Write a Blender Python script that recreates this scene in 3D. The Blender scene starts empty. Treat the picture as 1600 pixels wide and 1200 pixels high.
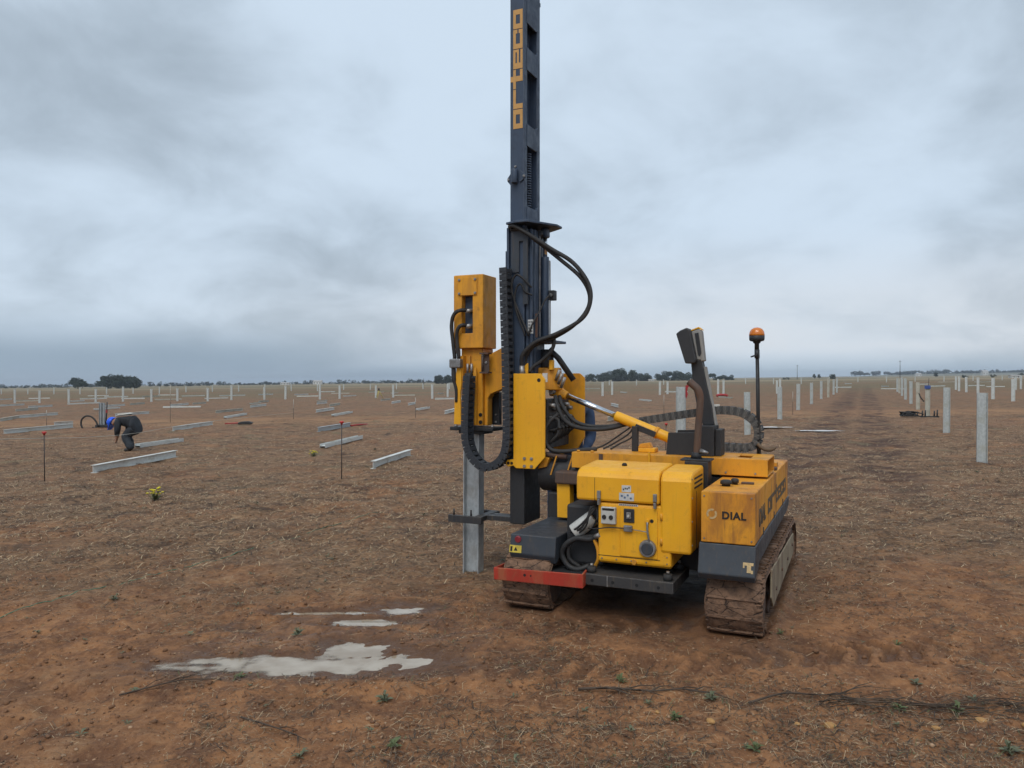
import bpy, bmesh, math, random
import numpy as np
from mathutils import Vector, Matrix

random.seed(7)
RNG = np.random.default_rng(7)
R = math.radians
scene = bpy.context.scene
COL = scene.collection

# ------------------------------------------------------------------ camera
SLOPE = 0.0125                      # the field rises gently to the right
cam_d = bpy.data.cameras.new('camera')
cam_d.sensor_width = 36.0
cam_d.lens = 27.0
cam_d.clip_start = 0.05
cam_d.clip_end = 9000.0
cam = bpy.data.objects.new('camera', cam_d)
COL.objects.link(cam)
cam.location = (0, 0, 1.6)
cam.rotation_euler = (R(90 - 0.2865), 0, 0)
scene.camera = cam

# ------------------------------------------------------------------ sky, sun, exposure
SUN_EL, SUN_AZ = 52.0, 196.0        # azimuth clockwise from +Y: behind the camera
world = bpy.data.worlds.new('World')
scene.world = world
world.use_nodes = True


def build_world():
    nt = world.node_tree
    nt.nodes.clear()
    N = nt.nodes.new
    L = nt.links.new
    out = N('ShaderNodeOutputWorld')
    bg = N('ShaderNodeBackground')
    bg.inputs['Strength'].default_value = 0.1
    L(bg.outputs[0], out.inputs['Surface'])
    sky = N('ShaderNodeTexSky')
    sky.sky_type = 'NISHITA'
    sky.sun_disc = False
    sky.sun_elevation = R(SUN_EL)
    sky.sun_rotation = R(SUN_AZ)
    tc = N('ShaderNodeTexCoord')
    sep = N('ShaderNodeSeparateXYZ')
    L(tc.outputs['Generated'], sep.inputs[0])

    def math_(op, a, b=None, clamp=False):
        n = N('ShaderNodeMath')
        n.operation = op
        n.use_clamp = clamp
        for i, v in enumerate((a, b)):
            if v is None:
                continue
            if isinstance(v, (int, float)):
                n.inputs[i].default_value = v
            else:
                L(v, n.inputs[i])
        return n.outputs[0]

    def mr(v, a, b, c=0.0, d=1.0):
        n = N('ShaderNodeMapRange')
        n.interpolation_type = 'SMOOTHSTEP'
        L(v, n.inputs['Value'])
        n.inputs['From Min'].default_value = a
        n.inputs['From Max'].default_value = b
        n.inputs['To Min'].default_value = c
        n.inputs['To Max'].default_value = d
        return n.outputs[0]

    def mixc(f, a, b):
        n = N('ShaderNodeMix')
        n.data_type = 'RGBA'
        if isinstance(f, (int, float)):
            n.inputs[0].default_value = f
        else:
            L(f, n.inputs[0])
        for i, v in ((6, a), (7, b)):
            if isinstance(v, tuple):
                n.inputs[i].default_value = (*v, 1)
            else:
                L(v, n.inputs[i])
        return n.outputs[2]

    z = math_('MAXIMUM', sep.outputs['Z'], 0.0)
    zz = math_('ADD', z, 0.42)
    px = math_('DIVIDE', sep.outputs['X'], zz)
    py = math_('DIVIDE', sep.outputs['Y'], zz)
    cmb = N('ShaderNodeCombineXYZ')
    L(px, cmb.inputs[0])
    L(py, cmb.inputs[1])

    def noise(scale, detail, rough, dist, off):
        mp = N('ShaderNodeMapping')
        mp.inputs['Location'].default_value = off
        mp.inputs['Rotation'].default_value = (0, 0, R(18))
        mp.inputs['Scale'].default_value = (1.0, 1.0, 1)
        L(cmb.outputs[0], mp.inputs[0])
        n = N('ShaderNodeTexNoise')
        n.inputs['Scale'].default_value = scale
        n.inputs['Detail'].default_value = detail
        n.inputs['Roughness'].default_value = rough
        n.inputs['Distortion'].default_value = dist
        L(mp.outputs[0], n.inputs['Vector'])
        return n.outputs[0]

    big = noise(1.1, 4.0, 0.5, 0.25, (3.1, 1.4, 0))
    mid = noise(3.6, 9.0, 0.56, 0.35, (8.3, 4.2, 0))
    f = math_('ADD', math_('MULTIPLY', big, 0.60), math_('MULTIPLY', mid, 0.40))
    # the layer is thinnest, so brightest, ahead and above
    thin = math_('MULTIPLY', mr(math_('ABSOLUTE', sep.outputs['X']), 0.65, 0.0), 0.12)
    f = mr(math_('ADD', f, thin), 0.37, 0.655)
    dark = (3.55, 4.28, 5.05)
    light = (6.10, 7.25, 8.50)
    cloud = mixc(f, dark, light)
    # thin warm-white break low over the right of the field, heavy blue-grey rain cloud low on the left
    side = mr(sep.outputs['X'], -0.28, 0.34)
    low = mr(z, 0.20, 0.05)
    notlow = mr(z, 0.0, 0.045)
    wob = mr(mid, 0.34, 0.6, 0.6, 1.0)
    brk = math_('MULTIPLY', math_('MULTIPLY', math_('MULTIPLY', low, notlow), mr(sep.outputs['X'], -0.5, 0.18, 0.15, 1.0)), wob)
    cloud = mixc(math_('MULTIPLY', brk, 0.95), cloud, (6.75, 7.25, 7.85))
    horizon = mixc(side, (2.45, 3.30, 4.25), (3.7, 4.75, 5.7))
    hz = math_('MAXIMUM', mr(z, 0.040, 0.002), math_('MULTIPLY', mr(z, 0.085, 0.025), mr(sep.outputs['X'], 0.0, -0.35)))
    cloud = mixc(math_('MULTIPLY', hz, 0.85), cloud, horizon)
    rim = mr(z, 0.016, 0.0)
    cloud = mixc(math_('MULTIPLY', rim, 0.6), cloud, mixc(side, (3.3, 4.1, 5.0), (4.3, 5.2, 6.0)))
    L(mixc(0.96, sky.outputs[0], cloud), bg.inputs['Color'])


build_world()
sun_d = bpy.data.lights.new('sun', 'SUN')
sun_d.energy = 1.5
sun_d.angle = R(35)
sun_d.color = (1.0, 0.96, 0.90)
sun = bpy.data.objects.new('sun', sun_d)
COL.objects.link(sun)
_d = Vector((math.sin(R(SUN_AZ)) * math.cos(R(SUN_EL)), math.cos(R(SUN_AZ)) * math.cos(R(SUN_EL)), math.sin(R(SUN_EL))))
sun.rotation_euler = _d.to_track_quat('Z', 'Y').to_euler()
scene.view_settings.view_transform = 'Standard'
scene.view_settings.look = 'None'
scene.view_settings.exposure = 0.08
scene.view_settings.gamma = 1.0
scene.view_settings.use_curve_mapping = False
scene.render.engine = 'CYCLES'
scene.cycles.max_bounces = 5
scene.cycles.diffuse_bounces = 3
scene.cycles.volume_bounces = 0
scene.cycles.caustics_reflective = False
scene.cycles.caustics_refractive = False
scene.cycles.use_adaptive_sampling = True
scene.cycles.adaptive_threshold = 0.02
scene.cycles.use_denoising = True

# ------------------------------------------------------------------ materials
MATS = {}


class NT:
    """small node-tree builder"""
    def __init__(self, name):
        m = bpy.data.materials.new(name)
        m.use_nodes = True
        self.m = m
        self.nt = m.node_tree
        self.nt.nodes.clear()
        self.out = self.N('ShaderNodeOutputMaterial')
        self.b = self.N('ShaderNodeBsdfPrincipled')
        self.L(self.b.outputs[0], self.out.inputs['Surface'])
        self.tc = self.N('ShaderNodeTexCoord')
        MATS[name] = m

    def N(self, t):
        return self.nt.nodes.new(t)

    def L(self, a, b):
        self.nt.links.new(a, b)

    def set(self, sock, v):
        s = self.b.inputs[sock] if isinstance(sock, str) else sock
        if isinstance(v, bpy.types.NodeSocket):
            self.L(v, s)
        elif isinstance(v, tuple) and len(v) == 3 and s.type == 'RGBA':
            s.default_value = (*v, 1)
        else:
            s.default_value = v

    def math(self, op, a, b=None, clamp=False):
        n = self.N('ShaderNodeMath')
        n.operation = op
        n.use_clamp = clamp
        self.set(n.inputs[0], a)
        if b is not None:
            self.set(n.inputs[1], b)
        return n.outputs[0]

    def mr(self, v, a, b, c=0.0, d=1.0):
        n = self.N('ShaderNodeMapRange')
        n.interpolation_type = 'SMOOTHSTEP'
        self.L(v, n.inputs['Value'])
        for k, q in (('From Min', a), ('From Max', b), ('To Min', c), ('To Max', d)):
            n.inputs[k].default_value = q
        return n.outputs[0]

    def mix(self, f, a, b):
        n = self.N('ShaderNodeMix')
        n.data_type = 'RGBA'
        self.set(n.inputs[0], f)
        self.set(n.inputs[6], a)
        self.set(n.inputs[7], b)
        return n.outputs[2]

    def noise(self, scale, detail=4.0, rough=0.55, dist=0.0, stretch=(1, 1, 1), coord='Object', off=(0, 0, 0)):
        mp = self.N('ShaderNodeMapping')
        mp.inputs['Scale'].default_value = stretch
        mp.inputs['Location'].default_value = off
        self.L(self.tc.outputs[coord], mp.inputs[0])
        n = self.N('ShaderNodeTexNoise')
        n.inputs['Scale'].default_value = scale
        n.inputs['Detail'].default_value = detail
        n.inputs['Roughness'].default_value = rough
        n.inputs['Distortion'].default_value = dist
        self.L(mp.outputs[0], n.inputs['Vector'])
        return n.outputs[0]

    def bump(self, h, strength=0.3, dist=0.01, chain=None):
        n = self.N('ShaderNodeBump')
        n.inputs['Strength'].default_value = strength
        n.inputs['Distance'].default_value = dist
        self.L(h, n.inputs['Height'])
        if chain is not None:
            self.L(chain, n.inputs['Normal'])
        return n.outputs[0]

    def edge(self, radius=0.006):
        """1 on worn edges: rounded normal against true normal"""
        bv = self.N('ShaderNodeBevel')
        bv.samples = 3
        bv.inputs['Radius'].default_value = radius
        g = self.N('ShaderNodeNewGeometry')
        d = self.N('ShaderNodeVectorMath')
        d.operation = 'DOT_PRODUCT'
        self.L(bv.outputs[0], d.inputs[0])
        self.L(g.outputs['Normal'], d.inputs[1])
        return self.mr(d.outputs['Value'], 0.985, 0.86)


def mat_paint(name, base, base2, dirt, rough=0.42, rust=None, rust_amt=0.0, wear=None, streak=0.5, coat=0.0, grime=0.6):
    t = NT(name)
    col = t.mix(t.mr(t.noise(3.2, 5), 0.3, 0.7), base, base2)
    # rain streaks and grime
    st = t.noise(9.0, 5, 0.6, stretch=(6, 6, 0.35))
    col = t.mix(t.math('MULTIPLY', t.mr(st, 0.52, 0.75), streak), col, dirt)
    gr = t.noise(14.0, 6, 0.7, off=(3, 1, 2))
    col = t.mix(t.math('MULTIPLY', t.mr(gr, 0.55, 0.78), grime), col, dirt)
    if rust:
        rn = t.noise(4.0, 8, 0.65, 0.3, stretch=(1.3, 1.3, 0.5), off=(7, 2, 5))
        col = t.mix(t.math('MULTIPLY', t.mr(rn, 0.475, 0.63), rust_amt), col, rust)
    if wear:
        e = t.math('MULTIPLY', t.edge(), t.mr(t.noise(38.0, 4, 0.7), 0.42, 0.58))
        col = t.mix(t.math('MULTIPLY', e, 0.8), col, wear)
    t.set('Base Color', col)
    t.set('Roughness', t.mr(gr, 0.3, 0.7, rough, min(1.0, rough + 0.28)))
    t.set('Coat Weight', coat)
    t.set('Normal', t.bump(t.noise(30, 4), 0.06, 0.004))
    return t.m


mat_paint('yellow', (0.86, 0.425, 0.012), (0.79, 0.365, 0.012), (0.24, 0.12, 0.03), wear=(0.12, 0.06, 0.03), streak=0.16, grime=0.42, rough=0.36)
mat_paint('yellow_rusty', (0.74, 0.325, 0.018), (0.64, 0.255, 0.018), (0.17, 0.075, 0.03), rust=(0.21, 0.075, 0.028), rust_amt=0.55, wear=(0.13, 0.05, 0.02), streak=0.55, rough=0.5)
mat_paint('yellow_dirty', (0.76, 0.345, 0.018), (0.67, 0.28, 0.018), (0.14, 0.075, 0.04), rust=(0.20, 0.09, 0.035), rust_amt=0.32, wear=(0.08, 0.04, 0.02), streak=0.2, rough=0.42, grime=0.6)
mat_paint('mast_paint', (0.044, 0.068, 0.112), (0.034, 0.052, 0.086), (0.022, 0.025, 0.03), wear=(0.14, 0.15, 0.16), rough=0.36, streak=0.4)  # blue paint, with the sky glare on the upper mast mixed in
mat_paint('slate_paint', (0.040, 0.048, 0.060), (0.030, 0.036, 0.045), (0.09, 0.065, 0.045), wear=(0.15, 0.13, 0.11), rough=0.42, streak=0.5, grime=0.5)
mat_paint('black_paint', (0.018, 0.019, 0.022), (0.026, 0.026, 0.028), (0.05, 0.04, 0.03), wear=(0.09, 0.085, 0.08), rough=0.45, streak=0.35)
mat_paint('worn_black', (0.03, 0.03, 0.033), (0.045, 0.042, 0.04), (0.13, 0.095, 0.06), wear=(0.25, 0.22, 0.19), rough=0.5, streak=0.7, grime=0.8)
mat_paint('red_paint', (0.42, 0.028, 0.012), (0.34, 0.03, 0.014), (0.16, 0.07, 0.035), wear=(0.35, 0.22, 0.09), rough=0.55, rust=(0.30, 0.15, 0.06), rust_amt=0.45, streak=0.4)
mat_paint('beige_plate', (0.30, 0.25, 0.17), (0.24, 0.19, 0.12), (0.12, 0.075, 0.045), wear=(0.16, 0.10, 0.06), rough=0.65, rust=(0.13, 0.075, 0.045), rust_amt=0.7)
mat_paint('rusty_steel', (0.10, 0.062, 0.045), (0.07, 0.05, 0.042), (0.17, 0.08, 0.04), rough=0.6, rust=(0.16, 0.065, 0.03), rust_amt=0.6)
mat_paint('grey_plastic', (0.30, 0.29, 0.27), (0.25, 0.24, 0.22), (0.12, 0.10, 0.08), rough=0.5)
mat_paint('meter_white', (0.55, 0.55, 0.52), (0.45, 0.44, 0.40), (0.12, 0.09, 0.06), rough=0.5, streak=0.5)
mat_paint('rubber', (0.020, 0.020, 0.021), (0.030, 0.028, 0.027), (0.085, 0.06, 0.042), rough=0.55, streak=0.3, grime=0.5)
mat_paint('chain_plastic', (0.026, 0.030, 0.038), (0.034, 0.038, 0.046), (0.13, 0.12, 0.11), rough=0.5, streak=0.35, grime=0.55)


mat_paint('chain_dusty', (0.045, 0.047, 0.05), (0.085, 0.083, 0.08), (0.30, 0.28, 0.25), rough=0.6, streak=0.5, grime=0.8)


def mat_metal(name, base, base2, rough, metal, dirt=None, amt=0.0):
    t = NT(name)
    n = t.noise(26, 5, 0.65, 0.4)
    col = t.mix(t.mr(n, 0.35, 0.65), base, base2)
    if dirt:
        col = t.mix(t.math('MULTIPLY', t.mr(t.noise(5, 6, 0.65, off=(4, 4, 1)), 0.5, 0.7), amt), col, dirt)
    t.set('Base Color', col)
    t.set('Metallic', metal)
    t.set('Roughness', t.mr(t.noise(9, 4), 0.3, 0.7, rough, rough + 0.15))
    t.set('Normal', t.bump(n, 0.05, 0.002))
    return t.m


mat_metal('galvanised', (0.50, 0.53, 0.54), (0.39, 0.42, 0.43), 0.42, 0.35, (0.24, 0.18, 0.13), 0.35)
mat_metal('galvanised_pale', (0.66, 0.67, 0.635), (0.55, 0.56, 0.53), 0.55, 0.0, (0.36, 0.32, 0.24), 0.6)
mat_metal('post_zinc', (0.60, 0.62, 0.60), (0.50, 0.525, 0.51), 0.5, 0.0, (0.42, 0.40, 0.32), 0.45)
mat_metal('post_near', (0.51, 0.535, 0.525), (0.40, 0.425, 0.415), 0.42, 0.15, (0.38, 0.36, 0.28), 0.6)
mat_metal('galvanised_stained', (0.44, 0.42, 0.34), (0.50, 0.49, 0.44), 0.55, 0.15, (0.30, 0.24, 0.15), 0.6)
mat_metal('chrome', (0.72, 0.74, 0.77), (0.66, 0.68, 0.71), 0.12, 1.0)
mat_metal('zinc_bolt', (0.42, 0.41, 0.40), (0.30, 0.28, 0.26), 0.42, 0.7, (0.12, 0.08, 0.05), 0.5)
mat_metal('fitting_metal', (0.30, 0.30, 0.30), (0.20, 0.19, 0.18), 0.4, 0.6, (0.10, 0.07, 0.05), 0.7)


def mat_flat(name, c, rough=0.6, var=0.2, emit=0.0, scale=20):
    t = NT(name)
    d = tuple(q * (1 - var) for q in c)
    t.set('Base Color', t.mix(t.mr(t.noise(scale, 4), 0.3, 0.7), c, d))
    t.set('Roughness', rough)
    return t.m


mat_flat('decal_gold', (0.60, 0.33, 0.10), 0.5, 0.12)
mat_flat('decal_black', (0.022, 0.018, 0.016), 0.6, 0.3)
mat_flat('decal_faded', (0.10, 0.075, 0.045), 0.65, 0.35)
mat_flat('decal_pale', (0.60, 0.42, 0.20), 0.6, 0.3, scale=60)
mat_flat('label_white', (0.62, 0.62, 0.60), 0.5, 0.25)
mat_flat('label_blue', (0.10, 0.16, 0.26), 0.5, 0.3)
mat_flat('label_yellow', (0.68, 0.52, 0.07), 0.5, 0.3)
mat_flat('label_red', (0.30, 0.035, 0.05), 0.35, 0.2)
mat_flat('blue_paint', (0.05, 0.10, 0.32), 0.5, 0.3)
mat_flat('deep_black', (0.008, 0.008, 0.009), 0.7, 0.3)
mat_flat('red_cap', (0.55, 0.035, 0.03), 0.45, 0.2)
mat_flat('stake_steel', (0.06, 0.045, 0.04), 0.6, 0.3)
mat_flat('stake_white', (0.50, 0.47, 0.42), 0.6, 0.2)
mat_flat('tripod_wood', (0.50, 0.40, 0.10), 0.6, 0.2)
mat_flat('string_white', (0.50, 0.48, 0.42), 0.7, 0.1)
mat_flat('string_green', (0.09, 0.21, 0.13), 0.7, 0.3, scale=8)
mat_flat('helmet_blue', (0.01, 0.11, 0.80), 0.35, 0.1)
mat_flat('jacket_dark', (0.022, 0.026, 0.033), 0.8, 0.4, scale=9)
mat_flat('trouser_dark', (0.040, 0.048, 0.058), 0.85, 0.4, scale=9)
mat_flat('denim_blue', (0.05, 0.085, 0.17), 0.85, 0.4, scale=9)
mat_flat('skin', (0.36, 0.20, 0.13), 0.55, 0.1)
mat_flat('boots', (0.03, 0.024, 0.02), 0.6, 0.3)
mat_flat('hair', (0.015, 0.011, 0.009), 0.6, 0.3)
mat_flat('bark', (0.075, 0.058, 0.045), 0.9, 0.4, scale=3)
mat_flat('leaf_dark', (0.042, 0.062, 0.040), 0.75, 0.45, scale=0.8)
mat_flat('leaf_grey', (0.050, 0.068, 0.042), 0.75, 0.4, scale=0.5)
mat_flat('far_leaf', (0.045, 0.062, 0.050), 0.8, 0.35, scale=0.08)
mat_flat('ridge_field', (0.20, 0.19, 0.13), 0.9, 0.4, scale=0.02)
mat_flat('building_white', (0.62, 0.61, 0.58), 0.7, 0.1, scale=0.5)
mat_flat('roof_grey', (0.42, 0.40, 0.38), 0.7, 0.2, scale=0.5)
mat_flat('window_dark', (0.03, 0.035, 0.04), 0.2, 0.2)
mat_flat('straw_pale', (0.52, 0.38, 0.225), 0.8, 0.35, scale=6)
mat_flat('straw_grey', (0.20, 0.135, 0.082), 0.85, 0.4, scale=6)
mat_flat('straw_dark', (0.070, 0.048, 0.033), 0.9, 0.4, scale=6)
mat_flat('weed_green', (0.105, 0.130, 0.045), 0.6, 0.35, scale=9)
mat_flat('weed_grey', (0.130, 0.140, 0.075), 0.65, 0.35, scale=9)
mat_flat('flower_yellow', (0.72, 0.60, 0.02), 0.6, 0.15)
mat_flat('pebble', (0.42, 0.26, 0.15), 0.8, 0.45, scale=7)
mat_flat('clod', (0.22, 0.11, 0.055), 0.95, 0.4, scale=9)
mat_flat('stone_ochre', (0.45, 0.24, 0.08), 0.75, 0.3, scale=30)
mat_flat('straw_twig', (0.115, 0.078, 0.052), 0.85, 0.6, scale=12)
mat_flat('twig', (0.085, 0.058, 0.040), 0.85, 0.4, scale=10)
mat_flat('plastic_red', (0.40, 0.03, 0.035), 0.5, 0.2)
mat_flat('plastic_white', (0.60, 0.58, 0.52), 0.5, 0.2)

t = NT('amber_lens')
t.set('Base Color', (0.85, 0.23, 0.01))
t.set('Roughness', 0.2)
t.set('Transmission Weight', 0.25)
t.set('Coat Weight', 0.5)

t = NT('mud')
n1 = t.noise(16, 7, 0.65, 0.4)
n2 = t.noise(60, 5, 0.7)
c = t.mix(t.mr(n1, 0.35, 0.65), (0.105, 0.060, 0.038), (0.24, 0.135, 0.080))
c = t.mix(t.math('MULTIPLY', t.mr(n2, 0.5, 0.7), 0.6), c, (0.25, 0.15, 0.095))
vor = t.N('ShaderNodeTexVoronoi')
vor.feature = 'DISTANCE_TO_EDGE'
vor.inputs['Scale'].default_value = 9.0
mp = t.N('ShaderNodeMapping')
mp.inputs['Scale'].default_value = (0.7, 1.6, 1.6)
t.L(t.tc.outputs['Object'], mp.inputs[0])
t.L(mp.outputs[0], vor.inputs['Vector'])
crk = t.mr(t.math('ADD', vor.outputs['Distance'], t.math('MULTIPLY', n1, 0.05)), 0.028, 0.05)
c = t.mix(t.math('SUBTRACT', 1.0, crk), c, (0.03, 0.017, 0.011))
t.set('Base Color', c)
t.set('Roughness', 0.85)
t.set('Normal', t.bump(n2, 0.5, 0.01, t.bump(n1, 0.7, 0.03, t.bump(crk, 0.6, 0.01))))

t = NT('water')
n = t.noise(5, 3)
t.set('Base Color', t.mix(t.mr(n, 0.3, 0.7), (0.43, 0.36, 0.275), (0.30, 0.23, 0.155)))
t.set('Roughness', 0.015)
t.set('Specular IOR Level', 0.8)
_at = t.N('ShaderNodeAttribute')          # shallow water lets the mud show through
_at.attribute_name = 'depth'
t.set('Alpha', t.mr(t.math('ADD', _at.outputs['Fac'], t.math('MULTIPLY', t.math('SUBTRACT', t.noise(16, 5, 0.65, 0.4), 0.5), 0.6)), 0.0, 0.55))
t.set('IOR', 1.33)
t.set('Normal', t.bump(t.noise(7, 3, 0.5), 0.02, 0.01))


def mat_ground():
    t = NT('soil')
    sep = t.N('ShaderNodeSeparateXYZ')
    t.L(t.tc.outputs['Object'], sep.inputs[0])
    X, Y = sep.outputs['X'], sep.outputs['Y']
    a = R(24.6)
    w = t.math('SUBTRACT', t.math('MULTIPLY', X, math.cos(a)), t.math('MULTIPLY', Y, math.sin(a)))
    big = t.noise(0.09, 5, 0.6, 0.4)
    med = t.noise(0.55, 6, 0.62, 0.5, off=(5, 2, 0))
    small = t.noise(4.5, 7, 0.68, 0.3, off=(1, 9, 0))
    fine = t.noise(34, 6, 0.7)
    grit = t.noise(130, 4, 0.7)
    lit = t.noise(21, 6, 0.75, 1.2, stretch=(0.55, 1.7, 1), off=(2, 8, 0))
    # bare red-brown earth
    soil = t.mix(t.mr(small, 0.34, 0.66), (0.145, 0.064, 0.031), (0.340, 0.158, 0.066))
    soil = t.mix(t.math('MULTIPLY', t.mr(fine, 0.48, 0.7), 0.55), soil, (0.370, 0.205, 0.105))
    soil = t.mix(t.math('MULTIPLY', t.mr(grit, 0.60, 0.74), 0.5), soil, (0.46, 0.32, 0.20))
    soil = t.mix(t.math('MULTIPLY', t.mr(fine, 0.46, 0.3), 0.6), soil, (0.070, 0.036, 0.021))
    # flattened straw and chaff over it
    straw = t.mix(t.mr(lit, 0.35, 0.68), (0.098, 0.056, 0.032), (0.330, 0.195, 0.105))
    straw = t.mix(t.math('MULTIPLY', t.mr(grit, 0.56, 0.75), 0.55), straw, (0.46, 0.33, 0.21))
    straw = t.mix(t.math('MULTIPLY', t.mr(fine, 0.44, 0.28), 0.55), straw, (0.050, 0.034, 0.023))
    cover = t.math('ADD', t.math('MULTIPLY', med, 0.75), t.math('MULTIPLY', small, 0.45))
    near = t.mr(Y, 7.2, 4.2, 0.0, 0.24)
    cover = t.math('SUBTRACT', cover, near)
    cover = t.mr(cover, 0.42, 0.62)
    col = t.mix(t.math('MULTIPLY', cover, 0.9), soil, straw)
    # clumps of dead growth and the bare spots between them
    mt = t.noise(2.6, 7, 0.78, 0.6, off=(12, 4, 0))
    mt2 = t.noise(0.9, 7, 0.75, 0.8, stretch=(0.6, 1, 1), off=(2, 14, 0))
    far_on = t.mr(Y, 4.5, 9.0, 0.35, 1.0)
    col = t.mix(t.math('MULTIPLY', t.math('MULTIPLY', t.mr(mt, 0.50, 0.38), far_on), 0.85), col, (0.058, 0.034, 0.022))
    col = t.mix(t.math('MULTIPLY', t.math('MULTIPLY', t.mr(mt, 0.54, 0.66), far_on), 0.60), col, (0.42, 0.27, 0.15))
    col = t.mix(t.math('MULTIPLY', t.math('MULTIPLY', t.mr(mt2, 0.54, 0.66), far_on), 0.65), col, (0.300, 0.142, 0.066))
    col = t.mix(t.math('MULTIPLY', t.math('MULTIPLY', t.mr(mt2, 0.46, 0.36), far_on), 0.45), col, (0.095, 0.060, 0.038))
    # reddish patches further out
    col = t.mix(t.math('MULTIPLY', t.mr(big, 0.50, 0.62), 0.42), col, (0.235, 0.118, 0.062))
    # the sandy cross track
    yy = t.math('ADD', Y, t.math('MULTIPLY', t.math('SUBTRACT', med, 0.5), 6.0))
    band = t.math('MULTIPLY', t.mr(yy, 29.3, 31.0), t.mr(yy, 37.5, 34.5))
    col = t.mix(t.math('MULTIPLY', band, t.mr(med, 0.36, 0.62, 0.05, 0.75)), col, (0.335, 0.180, 0.085))
    # dark churned ruts up the lane between the two right-hand rows
    def rut(c0, wd):
        d = t.math('ABSOLUTE', t.math('SUBTRACT', t.math('ADD', w, t.math('MULTIPLY', t.math('SUBTRACT', med, 0.5), 1.2)), c0))
        return t.mr(d, wd, wd * 0.35)
    r = t.math('MAXIMUM', rut(-1.05, 0.85), rut(0.35, 0.75))
    r = t.math('MULTIPLY', t.math('MULTIPLY', r, t.mr(Y, 7.0, 13.0)), t.mr(t.noise(1.1, 7, 0.72, 0.6, off=(4, 21, 0)), 0.45, 0.55))
    r = t.math('MULTIPLY', r, t.mr(Y, 150.0, 90.0))
    col = t.mix(t.math('MULTIPLY', r, 0.85), col, (0.068, 0.033, 0.022))
    # low green growth in the distance
    g = t.math('MULTIPLY', t.mr(Y, 60.0, 110.0), t.mr(t.noise(0.05, 5, 0.6, stretch=(0.6, 1, 1), off=(9, 3, 0)), 0.36, 0.56))
    col = t.mix(t.math('MULTIPLY', g, 0.65), col, (0.135, 0.118, 0.060))
    g2 = t.math('MULTIPLY', t.mr(Y, 8.0, 16.0), t.mr(t.noise(0.9, 6, 0.65, off=(3, 3, 0)), 0.56, 0.68))
    col = t.mix(t.math('MULTIPLY', g2, 0.5), col, (0.150, 0.140, 0.078))
    far = t.mr(Y, 150.0, 330.0)
    fc = t.mix(t.mr(t.noise(0.012, 4, 0.6, stretch=(0.35, 1, 1)), 0.42, 0.56), (0.30, 0.225, 0.135), (0.135, 0.120, 0.066))
    col = t.mix(far, col, fc)
    # wet mud round the puddles
    dx = t.math('MULTIPLY', t.math('ADD', X, 1.05), 0.72)
    dy = t.math('SUBTRACT', Y, 4.72)
    dd = t.math('SQRT', t.math('ADD', t.math('MULTIPLY', dx, dx), t.math('MULTIPLY', dy, dy)))
    wet = t.mr(t.math('ADD', dd, t.math('MULTIPLY', t.math('SUBTRACT', small, 0.5), 1.1)), 0.95, 0.45)
    da = t.N('ShaderNodeAttribute')       # wet puddle rims, shade painted into tread grooves, darker ground under the machine
    da.attribute_name = 'damp_shade'
    damp_shade = t.math('MULTIPLY', da.outputs['Fac'], t.mr(small, 0.30, 0.55, 0.35, 1.0))
    col = t.mix(t.math('MULTIPLY', damp_shade, 0.72), col, (0.062, 0.031, 0.018))
    wet = t.math('MAXIMUM', t.math('MULTIPLY', wet, 0.6), damp_shade)
    col = t.mix(t.math('MULTIPLY', wet, 0.25), col, (0.085, 0.045, 0.026))
    t.set('Base Color', col)
    t.set('Roughness', t.mr(wet, 0.0, 1.0, 0.92, 0.45))
    t.set('Specular IOR Level', 0.3)
    h1 = t.bump(small, 0.55, 0.05)
    h2 = t.bump(lit, 0.45, 0.018, h1)
    h3 = t.bump(fine, 0.55, 0.012, h2)
    t.set('Normal', t.bump(grit, 0.4, 0.004, h3))
    return t.m


mat_ground()

# ------------------------------------------------------------------ mesh helpers


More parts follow.
